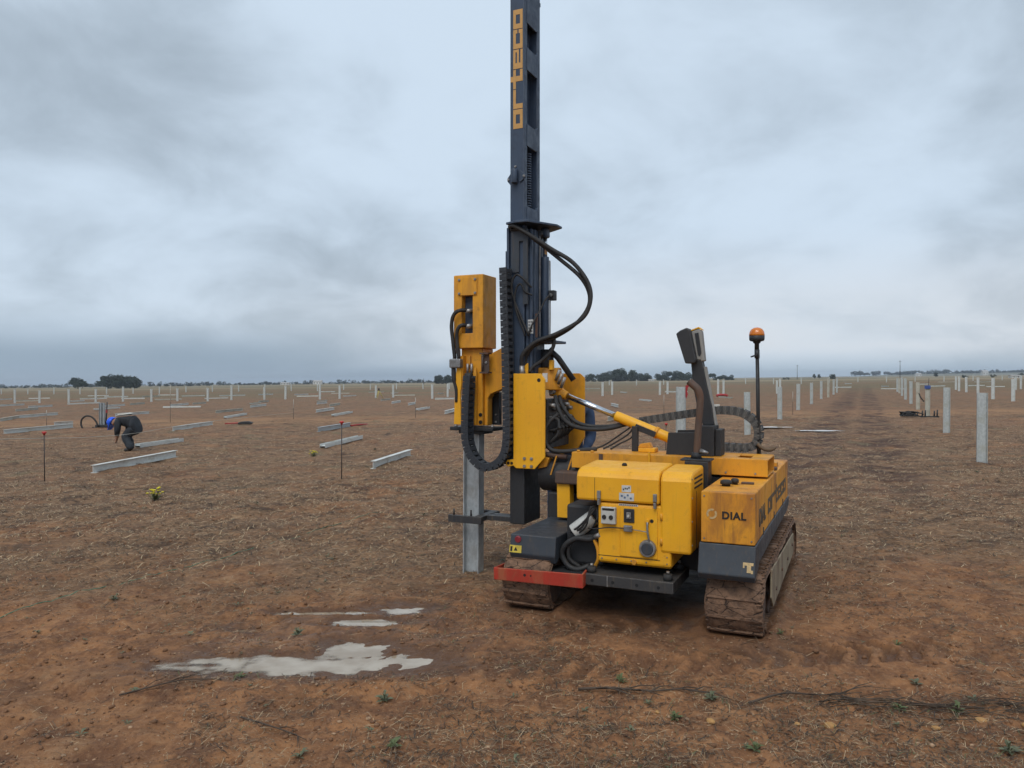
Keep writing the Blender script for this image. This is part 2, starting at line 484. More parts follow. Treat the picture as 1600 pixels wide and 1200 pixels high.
class MB:
    def __init__(self):
        self.v, self.f, self.s = [], [], []

    def add(self, vs, fs, smooth=False):
        o = len(self.v)
        self.v += [tuple(p) for p in vs]
        self.f += [tuple(i + o for i in f) for f in fs]
        self.s += [smooth] * len(fs)
        return self

    def box(self, x0, x1, y0, y1, z0, z1, rot=None, piv=None):
        vs = [Vector((x, y, z)) for z in (z0, z1) for y in (y0, y1) for x in (x0, x1)]
        if rot is not None:
            c = Vector(piv) if piv else sum(vs, Vector()) / 8
            vs = [c + rot @ (p - c) for p in vs]
        return self.add(vs, [(0, 2, 3, 1), (4, 5, 7, 6), (0, 1, 5, 4), (2, 6, 7, 3), (0, 4, 6, 2), (1, 3, 7, 5)])

    def prism(self, pts, plane, a, b):
        """polygon in plane 'uz' (thickness along v), 'vz' (along u) or 'uv' (along z)"""
        n = len(pts)
        def P(p, t):
            return {'uz': (p[0], t, p[1]), 'vz': (t, p[0], p[1]), 'uv': (p[0], p[1], t)}[plane]
        vs = [P(p, a) for p in pts] + [P(p, b) for p in pts]
        fs = [tuple(range(n))[::-1], tuple(range(n, 2 * n))]
        fs += [(i, (i + 1) % n, n + (i + 1) % n, n + i) for i in range(n)]
        return self.add(vs, fs)

    def cone(self, p0, p1, r0, r1, seg=14, cap=True):
        p0, p1 = Vector(p0), Vector(p1)
        q = (p1 - p0).to_track_quat('Z', 'Y').to_matrix()
        vs = []
        for p, r in ((p0, r0), (p1, r1)):
            for i in range(seg):
                t_ = 2 * math.pi * i / seg
                vs.append(p + q @ Vector((r * math.cos(t_), r * math.sin(t_), 0)))
        self.add(vs, [(i, (i + 1) % seg, seg + (i + 1) % seg, seg + i) for i in range(seg)], True)
        if cap:
            o = len(self.v) - 2 * seg
            self.f += [tuple(range(o + seg - 1, o - 1, -1)), tuple(range(o + seg, o + 2 * seg))]
            self.s += [False, False]
        return self

    def tube(self, path, r, seg=8, smooth_n=0):
        pts = [Vector(p) for p in path]
        if smooth_n:
            pts = spline(pts, smooth_n)
        n = len(pts)
        rs = r if isinstance(r, (list, tuple)) else [r] * n
        up = Vector((0.13, 0.31, 0.94))
        vs = []
        for i, p in enumerate(pts):
            d = (pts[min(i + 1, n - 1)] - pts[max(i - 1, 0)]).normalized()
            a = d.cross(up)
            if a.length < 1e-3:
                a = d.cross(Vector((1, 0, 0)))
            a.normalize()
            b = d.cross(a)
            rr = rs[min(i, len(rs) - 1)]
            for k in range(seg):
                t_ = 2 * math.pi * k / seg
                vs.append(p + a * rr * math.cos(t_) + b * rr * math.sin(t_))
        fs = [(i * seg + k, i * seg + (k + 1) % seg, (i + 1) * seg + (k + 1) % seg, (i + 1) * seg + k) for i in range(n - 1) for k in range(seg)]
        self.add(vs, fs, True)
        o = len(self.v) - n * seg
        self.f += [tuple(range(o, o + seg)), tuple(range(o + (n - 1) * seg, o + n * seg))[::-1]]
        self.s += [False, False]
        return self

    def lathe(self, c, prof, seg=20):
        c = Vector(c)
        vs = [c + Vector((r * math.cos(2 * math.pi * i / seg), r * math.sin(2 * math.pi * i / seg), z)) for r, z in prof for i in range(seg)]
        m = len(prof)
        self.add(vs, [(j * seg + i, j * seg + (i + 1) % seg, (j + 1) * seg + (i + 1) % seg, (j + 1) * seg + i) for j in range(m - 1) for i in range(seg)], True)
        o = len(self.v) - m * seg
        self.f += [tuple(range(o + seg - 1, o - 1, -1)), tuple(range(o + (m - 1) * seg, o + m * seg))]
        self.s += [False, False]
        return self

    def mesh(self, name):
        me = bpy.data.meshes.new(name)
        me.from_pydata(self.v, [], self.f)
        me.polygons.foreach_set('use_smooth', self.s)
        me.update()
        bm = bmesh.new()
        bm.from_mesh(me)
        bmesh.ops.recalc_face_normals(bm, faces=bm.faces)
        bm.to_mesh(me)
        bm.free()
        return me

    def build(self, name, mat, parent=None, bevel=0.0, label=None):
        me = self.mesh(name)
        me.materials.append(MATS[mat])
        o = bpy.data.objects.new(name, me)
        COL.objects.link(o)
        if parent is not None:
            o.parent = parent
        if bevel:
            b = o.modifiers.new('bevel', 'BEVEL')
            b.width = bevel
            b.segments = 2
            b.limit_method = 'ANGLE'
            b.angle_limit = R(35)
            b.harden_normals = False
        if label:
            o['label'] = label
        return o


def spline(pts, n):
    out = []
    P = [pts[0] * 2 - pts[1]] + list(pts) + [pts[-1] * 2 - pts[-2]]
    for i in range(1, len(P) - 2):
        a, b, c, d = P[i - 1], P[i], P[i + 1], P[i + 2]
        for k in range(n):
            t_ = k / n
            out.append(0.5 * ((2 * b) + (c - a) * t_ + (2 * a - 5 * b + 4 * c - d) * t_ ** 2 + (3 * b - a - 3 * c + d) * t_ ** 3))
    out.append(pts[-1])
    return out


def box(x0, x1, y0, y1, z0, z1, **k):
    return MB().box(x0, x1, y0, y1, z0, z1, **k)


def tag(o, label, cat=None, group=None, kind=None):
    o['label'] = label
    if cat:
        o['category'] = cat
    if group:
        o['group'] = group
    if kind:
        o['kind'] = kind
    return o


def empty(name, loc=(0, 0, 0), rz=0.0):
    o = bpy.data.objects.new(name, None)
    o.empty_display_size = 0.2
    COL.objects.link(o)
    o.location = loc
    o.rotation_euler = (0, 0, rz)
    return o


ORD = ['first', 'second', 'third', 'fourth', 'fifth', 'sixth', 'seventh', 'eighth', 'ninth', 'tenth', 'eleventh', 'twelfth', 'thirteenth', 'fourteenth', 'fifteenth', 'sixteenth', 'seventeenth', 'eighteenth', 'nineteenth', 'twentieth']
ORD += ['twenty-' + q for q in ORD[:9]] + ['thirtieth'] + ['thirty-' + q for q in ORD[:9]]

# ------------------------------------------------------------------ ground
_perm = RNG.random((256, 256))


def vnoise(x, y):
    xi, yi = np.floor(x).astype(int), np.floor(y).astype(int)
    fx, fy = x - xi, y - yi
    fx, fy = fx * fx * (3 - 2 * fx), fy * fy * (3 - 2 * fy)
    g = lambda i, j: _perm[i & 255, j & 255]
    return (g(xi, yi) * (1 - fx) + g(xi + 1, yi) * fx) * (1 - fy) + (g(xi, yi + 1) * (1 - fx) + g(xi + 1, yi + 1) * fx) * fy


def fbm(x, y, o=4):
    s, a, n = 0, 1.0, 0
    for k in range(o):
        s = s + a * vnoise(x * 2 ** k + 17.3 * k, y * 2 ** k + 5.1 * k)
        n += a
        a *= 0.5
    return s / n


def sstep(a, b, x):
    t_ = np.clip((x - a) / (b - a), 0, 1)
    return t_ * t_ * (3 - 2 * t_)


ROW_A = R(24.6)
CA, SA = math.cos(ROW_A), math.sin(ROW_A)
MO = (-0.323, 6.451)                # foot of the pile under the hammer: origin of the machine's own axes
# puddles: centre, half size, water level below the surrounding field
PUDDLES = [(-1.06, 4.335, 0.80, 0.175), (-0.93, 4.58, 0.20, 0.17), (-0.79, 5.37, 0.24, 0.12), (-0.97, 5.07, 0.28, 0.085), (-1.30, 5.30, 0.30, 0.055)]


def puddle_field(x, y):
    """0 in the middle of a puddle, 1 on its shore, larger outside"""
    d = np.full(np.shape(x), 9.0)
    nx = (fbm(x * 5.5, y * 7.0, 5) - 0.5) + 0.75 * (fbm(x * 17, y * 26 + 3, 3) - 0.5)
    for cx, cy, rx, ry in PUDDLES:
        q = np.sqrt(((x - cx) / rx) ** 2 + ((y - cy + 0.02 * nx) / ry) ** 2)
        d = np.minimum(d, q + nx * 1.1)
    return d


def ground_h(x, y, damp_shade=False):
    x, y = np.asarray(x, float), np.asarray(y, float)
    r = np.hypot(x, y)
    fade = 1 - sstep(25, 60, r)
    h = (fbm(x * 0.35, y * 0.35, 3) - 0.5) * 0.05 * (1 - sstep(80, 200, r))
    h = h + (fbm(x * 2.1 + 3, y * 2.1, 4) - 0.5) * 0.07 * fade
    h = h + (fbm(x * 11 + 7, y * 13, 4) - 0.5) * 0.050 * (1 - sstep(9, 18, r))
    h = h + (fbm(x * 3.2 + 31, y * 1.6 + 8, 3) - 0.5) * 0.09 * sstep(7, 12, y) * fade
    # tread prints left by the tracks in front of the machine
    yy = y - (4.33 + 0.10 * (x - 1.0))
    band = (1 - sstep(0.12, 0.2, np.abs(yy))) * sstep(-0.5, 0.1, x) * (1 - sstep(2.2, 3.0, x)) * (0.35 + 0.9 * fbm(x * 2.3, y * 2.3 + 9, 2))
    h = h + band * (-0.028 + 0.042 * (np.sin(2 * np.pi * (x + 0.6 * np.abs(yy)) / 0.16) > 0.2))
    yy2 = y - (4.95 + 0.04 * x)
    band2 = (1 - sstep(0.1, 0.18, np.abs(yy2))) * sstep(0.0, 0.4, x) * (1 - sstep(1.0, 1.4, x))
    h = h + band2 * 0.016 * np.sin(2 * np.pi * (x + 0.5 * np.abs(yy2)) / 0.15)
    prints = band * (np.sin(2 * np.pi * (x + 0.6 * np.abs(yy)) / 0.16) <= 0.2) + 0.8 * band2 * (np.sin(2 * np.pi * (x + 0.5 * np.abs(yy2)) / 0.15) < 0)
    # ruts up the lane
    w = x * CA - y * SA
    for c0 in (-1.05, 0.35):
        h = h - 0.035 * np.exp(-((w - c0) / 0.25) ** 2) * sstep(7, 12, y) * fade
    # firm ground under the machine
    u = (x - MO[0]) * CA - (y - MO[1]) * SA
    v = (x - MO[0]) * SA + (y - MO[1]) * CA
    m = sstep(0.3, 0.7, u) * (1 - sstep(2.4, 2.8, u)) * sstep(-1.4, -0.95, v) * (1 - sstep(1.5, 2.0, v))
    h = h * (1 - 0.75 * m)
    # soil squeezed up beside the tracks
    for c0 in (0.655, 1.085, 2.045, 2.475):
        h = h + 0.055 * np.exp(-((u - c0) / 0.045) ** 2) * sstep(-1.0, -0.75, v) * (1 - sstep(1.45, 1.7, v)) * (0.1 + 1.2 * fbm(x * 9, y * 9, 3))
    for c1, c2 in ((0.70, 1.04), (2.09, 2.43)):
        h = h + 0.035 * np.exp(-((v + 1.0) / 0.06) ** 2) * sstep(c1 - 0.08, c1 + 0.02, u) * (1 - sstep(c2 - 0.02, c2 + 0.08, u)) * (1.4 * fbm(x * 9 + 4, y * 9, 3))
    # puddle hollows
    q = puddle_field(x, y)
    pm = 1 - sstep(1.55, 2.6, q)
    hollow = np.clip((q - 1.0) * 0.035, -0.03, 0.035) + (fbm(x * 16, y * 16, 2) - 0.5) * 0.010 + 0.004
    h = h * (1 - pm) + hollow * pm
    if damp_shade:
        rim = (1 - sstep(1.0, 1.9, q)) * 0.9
        darkening = m * 0.5 + np.clip(prints, 0, 1) * 0.85  # groove shade painted as dark colour; ground under the machine darkened too
        return np.clip(np.maximum(rim, darkening), 0, 1)
    return h + SLOPE * x


def gz(x, y):
    return float(ground_h(np.array([x]), np.array([y]))[0])


def axis(lo, hi, step, far, grow=1.12):
    a = list(np.arange(lo, hi + 1e-6, step))
    s, p = step, hi
    while p < far:
        s = min(s * grow, far * 0.12)
        p += s
        a.append(p)
    s, p = step, lo
    while p > -far:
        s = min(s * grow, far * 0.12)
        p -= s
        a.insert(0, p)
    return np.array(a)


def build_ground():
    xs = axis(-4.2, 4.2, 0.024, 2600, 1.05)
    ys = axis(2.5, 7.2, 0.022, 2600, 1.02)
    ys = ys[(ys > -40)]
    X, Y = np.meshgrid(xs, ys)
    Z = ground_h(X, Y)
    nx, ny = len(xs), len(ys)
    co = np.stack([X, Y, Z], -1).reshape(-1, 3)
    i = np.arange((ny - 1) * (nx - 1))
    b = (i // (nx - 1)) * nx + i % (nx - 1)
    q = np.stack([b, b + 1, b + nx + 1, b + nx], -1)
    o = np_mesh('ground', co, q, 'soil', smooth=True)
    o['kind'] = 'structure'
    o.data.attributes.new('damp_shade', 'FLOAT', 'POINT').data.foreach_set('value', ground_h(X, Y, True).astype(np.float32).ravel())
    return o


def np_mesh(name, co, faces, mat, parent=None, smooth=False):
    me = bpy.data.meshes.new(name)
    k = faces.shape[1]
    me.vertices.add(len(co))
    me.vertices.foreach_set('co', np.ascontiguousarray(co, dtype=np.float32).ravel())
    me.loops.add(faces.size)
    me.loops.foreach_set('vertex_index', np.ascontiguousarray(faces, dtype=np.int32).ravel())
    me.polygons.add(len(faces))
    me.polygons.foreach_set('loop_start', np.arange(0, faces.size, k, dtype=np.int32))
    if smooth:
        me.polygons.foreach_set('use_smooth', np.ones(len(faces), bool))
    me.update(calc_edges=True)
    me.validate()
    me.materials.append(MATS[mat])
    o = bpy.data.objects.new(name, me)
    COL.objects.link(o)
    if parent is not None:
        o.parent = parent
    return o


build_ground()

# water standing in the hollows (each puddle its own sheet, its shore cut by the ground)
for k, (cx, cy, rx, ry) in enumerate(PUDDLES):
    if k == 1:
        continue                    # this hollow runs into the first one and shares its water
    b = MB()
    ys = (cy - ry * 2.1, cy + ry * (3.2 if k == 0 else 2.0))
    n = 48
    vs, fs = [], []
    for j in range(n + 1):
        for i in range(n + 1):
            x = cx - rx * 1.5 + 3.0 * rx * i / n
            y = ys[0] + (ys[1] - ys[0]) * j / n
            vs.append((x, y, SLOPE * x * 0 + SLOPE * cx - 0.002))
    qv = puddle_field(np.array([p[0] for p in vs]), np.array([p[1] for p in vs]))
    fs = [(j * (n + 1) + i, j * (n + 1) + i + 1, (j + 1) * (n + 1) + i + 1, (j + 1) * (n + 1) + i) for j in range(n) for i in range(n)]
    fs = [f for f in fs if min(qv[i] for i in f) < 1.35]
    b.add(vs, fs)
    o = b.build('puddle_water', 'water')
    o['kind'] = 'structure'
    at = o.data.attributes.new('depth', 'FLOAT', 'POINT')
    at.data.foreach_set('value', np.array(1.1 - qv, dtype=np.float32))
# thin sheets of water in the lane
for (x, y, rx, ry) in [(9.0, 22.6, 0.75, 0.28), (7.95, 23.6, 0.6, 0.25)]:
    b = MB()
    n = 22
    vs = []
    for i in range(n):
        t_ = 2 * math.pi * i / n
        rr = 0.7 + 0.6 * random.random()
        vs.append((x + rx * rr * math.cos(t_), y + ry * rr * math.sin(t_), gz(x, y) + 0.035))
    b.add(vs, [tuple(range(n))])
    o = b.build('puddle_water', 'water')
    o.data.attributes.new('depth', 'FLOAT', 'POINT').data.foreach_set('value', np.full(n, 0.6, dtype=np.float32))
    o['kind'] = 'structure'

# ------------------------------------------------------------------ pile driver
PD = empty('pile_driver', (MO[0], MO[1], 0.0), -ROW_A)
tag(PD, 'yellow and dark grey tracked pile driver with tall mast standing on the bare soil', 'pile driver')


def part(b, name, mat, parent=PD, bevel=0.0, label=None):
    return b.build(name, mat, parent, bevel, label)


def bolt(parent, u, v, z, r=0.011, ax='v', name='bolt', mat='zinc_bolt', t=0.008):
    d = {'v': (0, -t, 0), 'u': (t, 0, 0), 'z': (0, 0, t)}[ax]
    b = MB().cone((u, v, z), (u + d[0], v + d[1], z + d[2]), r, r * 0.9, 6)
    b.cone((u + d[0], v + d[1], z + d[2]), (u + d[0] * 1.6, v + d[1] * 1.6, z + d[2] * 1.6), r * 0.5, r * 0.5, 6)
    return part(b, name, mat, parent)


def hose(parent, path, r=0.014, mat='rubber', n=6, name='hose', seg=8):
    return part(MB().tube(path, r, seg, n), name, mat, parent)


def text_mesh(s, size, bold=0.0, depth=0.002, sx=1.0):
    cu = bpy.data.curves.new('lettering', 'FONT')
    cu.body = s
    cu.size = size
    cu.offset = bold
    cu.extrude = depth
    cu.space_character = 1.1
    o = bpy.data.objects.new('lettering_tmp', cu)
    COL.objects.link(o)
    dg = bpy.context.evaluated_depsgraph_get()
    me = bpy.data.meshes.new_from_object(o.evaluated_get(dg))
    bpy.data.objects.remove(o)
    bpy.data.curves.remove(cu)
    return me


def put_text(s, size, mat, parent, origin, xdir, ydir, bold=0.0, name='lettering'):
    me = text_mesh(s, size, bold)
    me.materials.clear()
    me.materials.append(MATS[mat])
    for p in me.polygons:
        p.material_index = 0
    x, y = Vector(xdir), Vector(ydir)
    M = Matrix((x, y, x.cross(y))).transposed().to_4x4()
    M.translation = Vector(origin)
    me.transform(M)
    o = bpy.data.objects.new(name, me)
    COL.objects.link(o)
    o.parent = parent
    return o


# block letters of the maker's wordmark on a unit square grid: lists of rectangles x0,y0,x1,y1
GLYPH = {
    'o': [(0, 0, .26, 1), (.74, 0, 1, 1), (.26, 0, .74, .28), (.26, .72, .74, 1)],
    'r': [(0, 0, .26, 1), (.26, .72, 1, 1)],
    't': [(.38, 0, .66, 1.3), (0, .72, .38, 1), (.66, .72, 1, 1), (.66, 0, 1, .28)],
    'e': [(0, 0, .3, 1), (.3, 0, 1, .24), (.3, .40, .86, .60), (.3, .76, 1, 1), (.86, .40, 1, .76)],
    'c': [(0, 0, .26, 1), (.26, 0, 1, .28), (.26, .72, 1, 1), (.80, .28, 1, .42), (.80, .56, 1, .72)],
}


def wordmark(parent, mat, origin, xdir, ydir, w, h, gap):
    x, y = Vector(xdir), Vector(ydir)
    n = x.cross(y)
    o = Vector(origin)
    for ch in 'orteco':
        b = MB()
        for (x0, y0, x1, y1) in GLYPH[ch]:
            vs = [o + x * (a * w) + y * (c * h) + n * e for e in (0, 0.002) for a, c in ((x0, y0), (x1, y0), (x1, y1), (x0, y1))]
            b.add(vs, [(3, 2, 1, 0), (4, 5, 6, 7), (0, 1, 5, 4), (1, 2, 6, 5), (2, 3, 7, 6), (3, 0, 4, 7)])
        part(b, 'letter', mat, parent)
        o = o + x * (w + gap)


# ---- tracks
def make_track(u0, u1, outer):
    name = 'crawler_track'
    r, va, vb, zc = 0.185, -0.72, 1.32, 0.20
    root = part(box(u0 + 0.07, u1 - 0.07, va, vb, 0.10, 0.31), name, 'worn_black', bevel=0.01)
    L1 = vb - va
    per = 2 * L1 + 2 * math.pi * r
    def loop(s):
        s %= per
        if s < L1:
            return (va + s, zc + r), (1, 0)
        s -= L1
        if s < math.pi * r:
            a_ = s / r
            return (vb + r * math.sin(a_), zc + r * math.cos(a_)), (math.cos(a_), -math.sin(a_))
        s -= math.pi * r
        if s < L1:
            return (vb - s, zc - r), (-1, 0)
        s -= L1
        a_ = s / r
        return (va - r * math.sin(a_), zc - r * math.cos(a_)), (-math.cos(a_), math.sin(a_))
    n = 50
    me = box(u0, u1, -0.047, 0.047, -0.016, 0.010)
    me.box(u0 + 0.004, u1 - 0.004, -0.030, -0.014, 0.010, 0.028)
    me = me.mesh('track_shoe')
    me.materials.append(MATS['mud'])
    for i in range(n):
        (v, z), (dv, dz) = loop(i * per / n)
        o = bpy.data.objects.new('track_shoe', me)
        COL.objects.link(o)
        o.parent = root
        o.location = (0, v, z)
        o.rotation_euler = (math.atan2(dz, dv), 0, 0)
    # caked mud over the belt
    ns, nu = 150, 12
    S, Uq = np.meshgrid(np.arange(ns) * per / ns, np.linspace(0, 1, nu), indexing='ij')
    pts = np.array([[*loop(s)[0], *loop(s)[1]] for s in S[:, 0]])
    up = np.stack([-pts[:, 3], pts[:, 2]], -1)
    bumpy = (fbm(S * 9, Uq * 3.2, 4) - 0.42) * 0.05
    bumpy[:, 0] -= 0.03
    bumpy[:, -1] -= 0.03
    co = np.zeros((ns, nu, 3))
    co[..., 0] = u0 - 0.006 + (u1 - u0 + 0.012) * Uq + (fbm(S * 14, Uq * 0 + 3, 3)[...] - 0.5) * 0.02
    co[..., 1] = pts[:, None, 0] + up[:, None, 0] * (0.012 + bumpy)
    co[..., 2] = pts[:, None, 1] + up[:, None, 1] * (0.012 + bumpy)
    co[..., 2] = np.maximum(co[..., 2], 0.0)
    ii, jj = np.meshgrid(np.arange(ns), np.arange(nu - 1), indexing='ij')
    f = np.stack([ii * nu + jj, ((ii + 1) % ns) * nu + jj, ((ii + 1) % ns) * nu + jj + 1, ii * nu + jj + 1], -1).reshape(-1, 4)
    np_mesh('caked_mud', co.reshape(-1, 3), f, 'mud', root, True)
    # wheels
    for vv, rr, nm in ((va, 0.15, 'idler_wheel'), (vb, 0.15, 'drive_sprocket')):
        part(MB().cone((u0 + 0.02, vv, zc), (u1 - 0.02, vv, zc), rr, rr, 24), nm, 'rusty_steel', root, 0.006)
    for k in range(4):
        vv = va + 0.42 + k * 0.4
        part(MB().cone((u0 + 0.03, vv, 0.10), (u1 - 0.03, vv, 0.10), 0.065, 0.065, 16), 'track_roller', 'rusty_steel', root)
    us = (u1 + 0.004, u1 + 0.016) if outer else (u0 - 0.016, u0 - 0.004)
    pl = part(MB().prism([(-0.53, 0.375), (1.12, 0.315), (1.15, 0.15), (-0.45, 0.115), (-0.56, 0.2)], 'vz', *us), 'side_plate', 'beige_plate', root, 0.004)
    for vv, z in ((0.95, 0.25), (0.55, 0.22), (0.1, 0.24), (-0.3, 0.2)):
        part(MB().cone((us[1] if outer else us[0], vv, z), ((us[1] + 0.008) if outer else (us[0] - 0.008), vv, z), 0.014, 0.012, 6), 'bolt', 'rusty_steel', root)
    part(box(u0 + 0.1, u1 - 0.1, -0.80, -0.5, 0.16, 0.24), 'idler_yoke', 'rusty_steel', root)
    return root


make_track(2.09, 2.43, True)
make_track(0.70, 1.04, False)

# ---- underframe between the tracks
uf = part(box(1.02, 2.11, -0.45, 1.15, 0.30, 0.62), 'underframe', 'black_paint', bevel=0.01)
part(box(1.02, 2.06, -0.18, 0.20, 0.62, 0.915), 'cross_member', 'black_paint', uf, 0.008)
part(box(1.15, 2.04, 0.35, 1.1, 0.62, 0.86), 'hydraulic_tank', 'black_paint', uf, 0.015)

# ---- left fender (dark box over the left track)
lf = part(MB().prism([(-0.85, 0.527), (-0.872, 0.395), (-0.845, 0.342), (-0.70, 0.41), (1.2, 0.43), (1.25, 0.527)], 'vz', 0.735, 1.075), 'left_fender', 'slate_paint', bevel=0.008)
part(MB().cone((0.795, -0.853, 0.495), (0.795, -0.868, 0.492), 0.024, 0.022, 16), 'reflector', 'label_red', lf)
wl = part(box(0.735, 0.825, -0.8715, -0.8675, 0.402, 0.452, rot=Matrix.Rotation(R(-9), 3, 'X')), 'warning_label', 'label_yellow', lf)
part(box(0.742, 0.757, -0.8735, -0.8710, 0.410, 0.444, rot=Matrix.Rotation(R(-9), 3, 'X')), 'print', 'decal_black', wl)
part(MB().add([(0.765, -0.874, 0.410), (0.80, -0.874, 0.410), (0.7825, -0.8705, 0.442), (0.765, -0.871, 0.408), (0.80, -0.871, 0.408), (0.7825, -0.868, 0.442)], [(0, 1, 2), (5, 4, 3), (0, 3, 4, 1), (1, 4, 5, 2), (2, 5, 3, 0)]), 'print', 'decal_black', wl)

# ---- red bumper
bp = MB()
bp.prism([(0.665, 0.312), (1.315, 0.332), (1.315, 0.238), (0.668, 0.228)], 'uz', -0.985, -0.973)
bp.prism([(-0.973, 0.312), (-0.60, 0.300), (-0.60, 0.228), (-0.973, 0.228)], 'vz', 0.665, 0.677)
bp.prism([(-0.973, 0.332), (-0.90, 0.345), (-0.90, 0.25), (-0.973, 0.238)], 'vz', 1.303, 1.315)
bp = part(bp, 'bumper', 'red_paint', bevel=0.005, label='scratched red steel bumper in front of the left track')
for u in (0.90, 0.945):
    part(MB().cone((u, -0.986, 0.283), (u, -0.983, 0.283), 0.010 if u < 0.92 else 0.006, 0.010 if u < 0.92 else 0.006, 10), 'bolt_hole', 'deep_black', bp)
part(box(0.72, 1.28, -0.90, -0.70, 0.285, 0.30), 'bumper_mount', 'black_paint', bp)

# ---- tray under the engine
tr = part(box(1.285, 1.895, -0.93, -0.44, 0.252, 0.326), 'engine_tray', 'worn_black', bevel=0.006)
for u in (1.36, 1.50, 1.66, 1.80):
    part(MB().cone((u, -0.931, 0.285), (u, -0.928, 0.285), 0.011, 0.011, 10), 'bolt_hole', 'deep_black', tr)
part(box(1.46, 1.468, -0.934, -0.930, 0.254, 0.324), 'weld_seam', 'fitting_metal', tr)
for u, v in ((1.85, -0.88), (1.34, -0.88), (1.85, -0.55), (1.34, -0.55)):
    mt = part(MB().cone((u, v, 0.326), (u, v, 0.366), 0.032, 0.028, 14), 'rubber_mount', 'rubber', tr)
    part(MB().cone((u, v, 0.366), (u, v, 0.384), 0.012, 0.012, 6), 'bolt', 'zinc_bolt', mt)

# ---- engine hood
hood = part(MB().prism([(-0.845, 0.40), (-0.845, 0.79), (-0.44, 0.79), (-0.44, 0.40), (-0.82, 0.385)][::-1], 'vz', 1.372, 1.862), 'engine_hood', 'yellow', bevel=0.014)
lid = part(MB().prism([(-0.858, 0.797), (-0.858, 0.955), (-0.835, 0.992), (-0.78, 1.012), (-0.44, 1.028), (-0.44, 0.797)], 'vz', 1.222, 1.787), 'hood_lid', 'yellow', hood, 0.016)
rt = part(MB().prism([(-0.853, 0.49), (-0.853, 0.952), (-0.83, 0.989), (-0.78, 1.009), (-0.44, 1.024), (-0.44, 0.49)], 'vz', 1.791, 1.992), 'hood_side', 'yellow', hood, 0.018)
for z in (0.90, 0.93, 0.96):
    part(box(1.9915, 1.9945, -0.76, -0.50, z, z + 0.012), 'louvre', 'deep_black', rt)
door = part(box(1.525, 1.775, -0.853, -0.846, 0.445, 0.772), 'access_door', 'yellow', hood, 0.006)
for u in (1.385, 1.762):
    c = part(box(u - 0.012, u + 0.012, -0.874, -0.858, 0.815, 0.868), 'clasp', 'fitting_metal', hood, 0.003)
    part(box(u - 0.008, u + 0.008, -0.880, -0.846, 0.775, 0.812), 'clasp_hook', 'fitting_metal', c, 0.002)
for (u0, u1, z0, z1) in ((1.54, 1.602, 0.868, 0.912), (1.522, 1.622, 0.812, 0.862)):
    s = part(box(u0, u1, -0.8605, -0.858, z0, z1), 'sticker', 'label_white', lid)
    for k in range(4):
        a, b_ = u0 + (u1 - u0) * (0.12 + 0.2 * k), z0 + (z1 - z0) * random.uniform(0.15, 0.6)
        part(box(a, a + (u1 - u0) * 0.13, -0.8615, -0.8605, b_, b_ + (z1 - z0) * 0.25), 'print', 'label_blue' if z0 < 0.85 else 'decal_black', s)
s = part(box(1.515, 1.645, -0.8475, -0.845, 0.776, 0.788), 'sticker', 'label_white', hood)
for k in range(10):
    part(box(1.52 + k * 0.0122, 1.528 + k * 0.0122, -0.8485, -0.8475, 0.779, 0.785), 'print', 'decal_black', s)
m = part(box(1.402, 1.502, -0.878, -0.845, 0.652, 0.764), 'socket_box', 'meter_white', hood, 0.006)
for u, z in ((1.425, 0.698), (1.472, 0.698)):
    part(MB().cone((u, -0.878, z), (u, -0.884, z), 0.015, 0.014, 14), 'socket', 'decal_black', m)
part(box(1.412, 1.492, -0.8795, -0.878, 0.742, 0.757), 'print', 'decal_black', m)
k = part(box(1.553, 1.624, -0.862, -0.853, 0.670, 0.760), 'control_recess', 'black_paint', door, 0.004)
part(box(1.573, 1.604, -0.872, -0.862, 0.695, 0.738), 'switch', 'fitting_metal', k, 0.003)
part(MB().cone((1.588, -0.872, 0.715), (1.588, -0.882, 0.715), 0.009, 0.008, 10), 'key_knob', 'meter_white', k)
fl = part(MB().cone((1.713, -0.853, 0.512), (1.713, -0.878, 0.512), 0.058, 0.052, 28), 'air_filter', 'fitting_metal', door, 0.003)
part(MB().cone((1.713, -0.878, 0.512), (1.713, -0.884, 0.512), 0.040, 0.036, 24), 'filter_cap', 'slate_paint', fl)
lv = part(MB().tube([(1.712, -0.866, 0.685), (1.714, -0.872, 0.63), (1.724, -0.874, 0.575), (1.727, -0.87, 0.555)], 0.007, 8, 3), 'throttle_lever', 'fitting_metal', door)
part(MB().cone((1.712, -0.853, 0.69), (1.712, -0.872, 0.69), 0.013, 0.011, 12), 'lever_pivot', 'yellow', lv)
part(MB().cone((1.738, -0.8535, 0.69), (1.738, -0.8555, 0.69), 0.012, 0.012, 12), 'bolt_hole', 'deep_black', door)
part(box(1.556, 1.612, -0.876, -0.853, 0.612, 0.652), 'latch_block', 'fitting_metal', door, 0.004)
hose(hood, [(1.29, -0.80, 0.60), (1.36, -0.862, 0.612), (1.45, -0.868, 0.628), (1.556, -0.866, 0.632)], 0.004, n=5, name='throttle_cable')
hose(hood, [(1.61, -0.868, 0.628), (1.66, -0.872, 0.625), (1.718, -0.876, 0.62)], 0.003, 'fitting_metal', 4, 'throttle_cable')
for k in range(9):
    z = 0.42 + k * 0.043
    part(MB().cone((1.835, -0.845, z), (1.835, -0.849, z), 0.005, 0.004, 8), 'rivet', 'zinc_bolt', hood)
part(MB().cone((1.62, -0.838, 0.412), (1.62, -0.856, 0.412), 0.018, 0.016, 12), 'drain_plug', 'yellow_dirty', hood)
part(box(1.375, 1.79, -0.8465, -0.8445, 0.436, 0.440), 'seam', 'deep_black', hood)
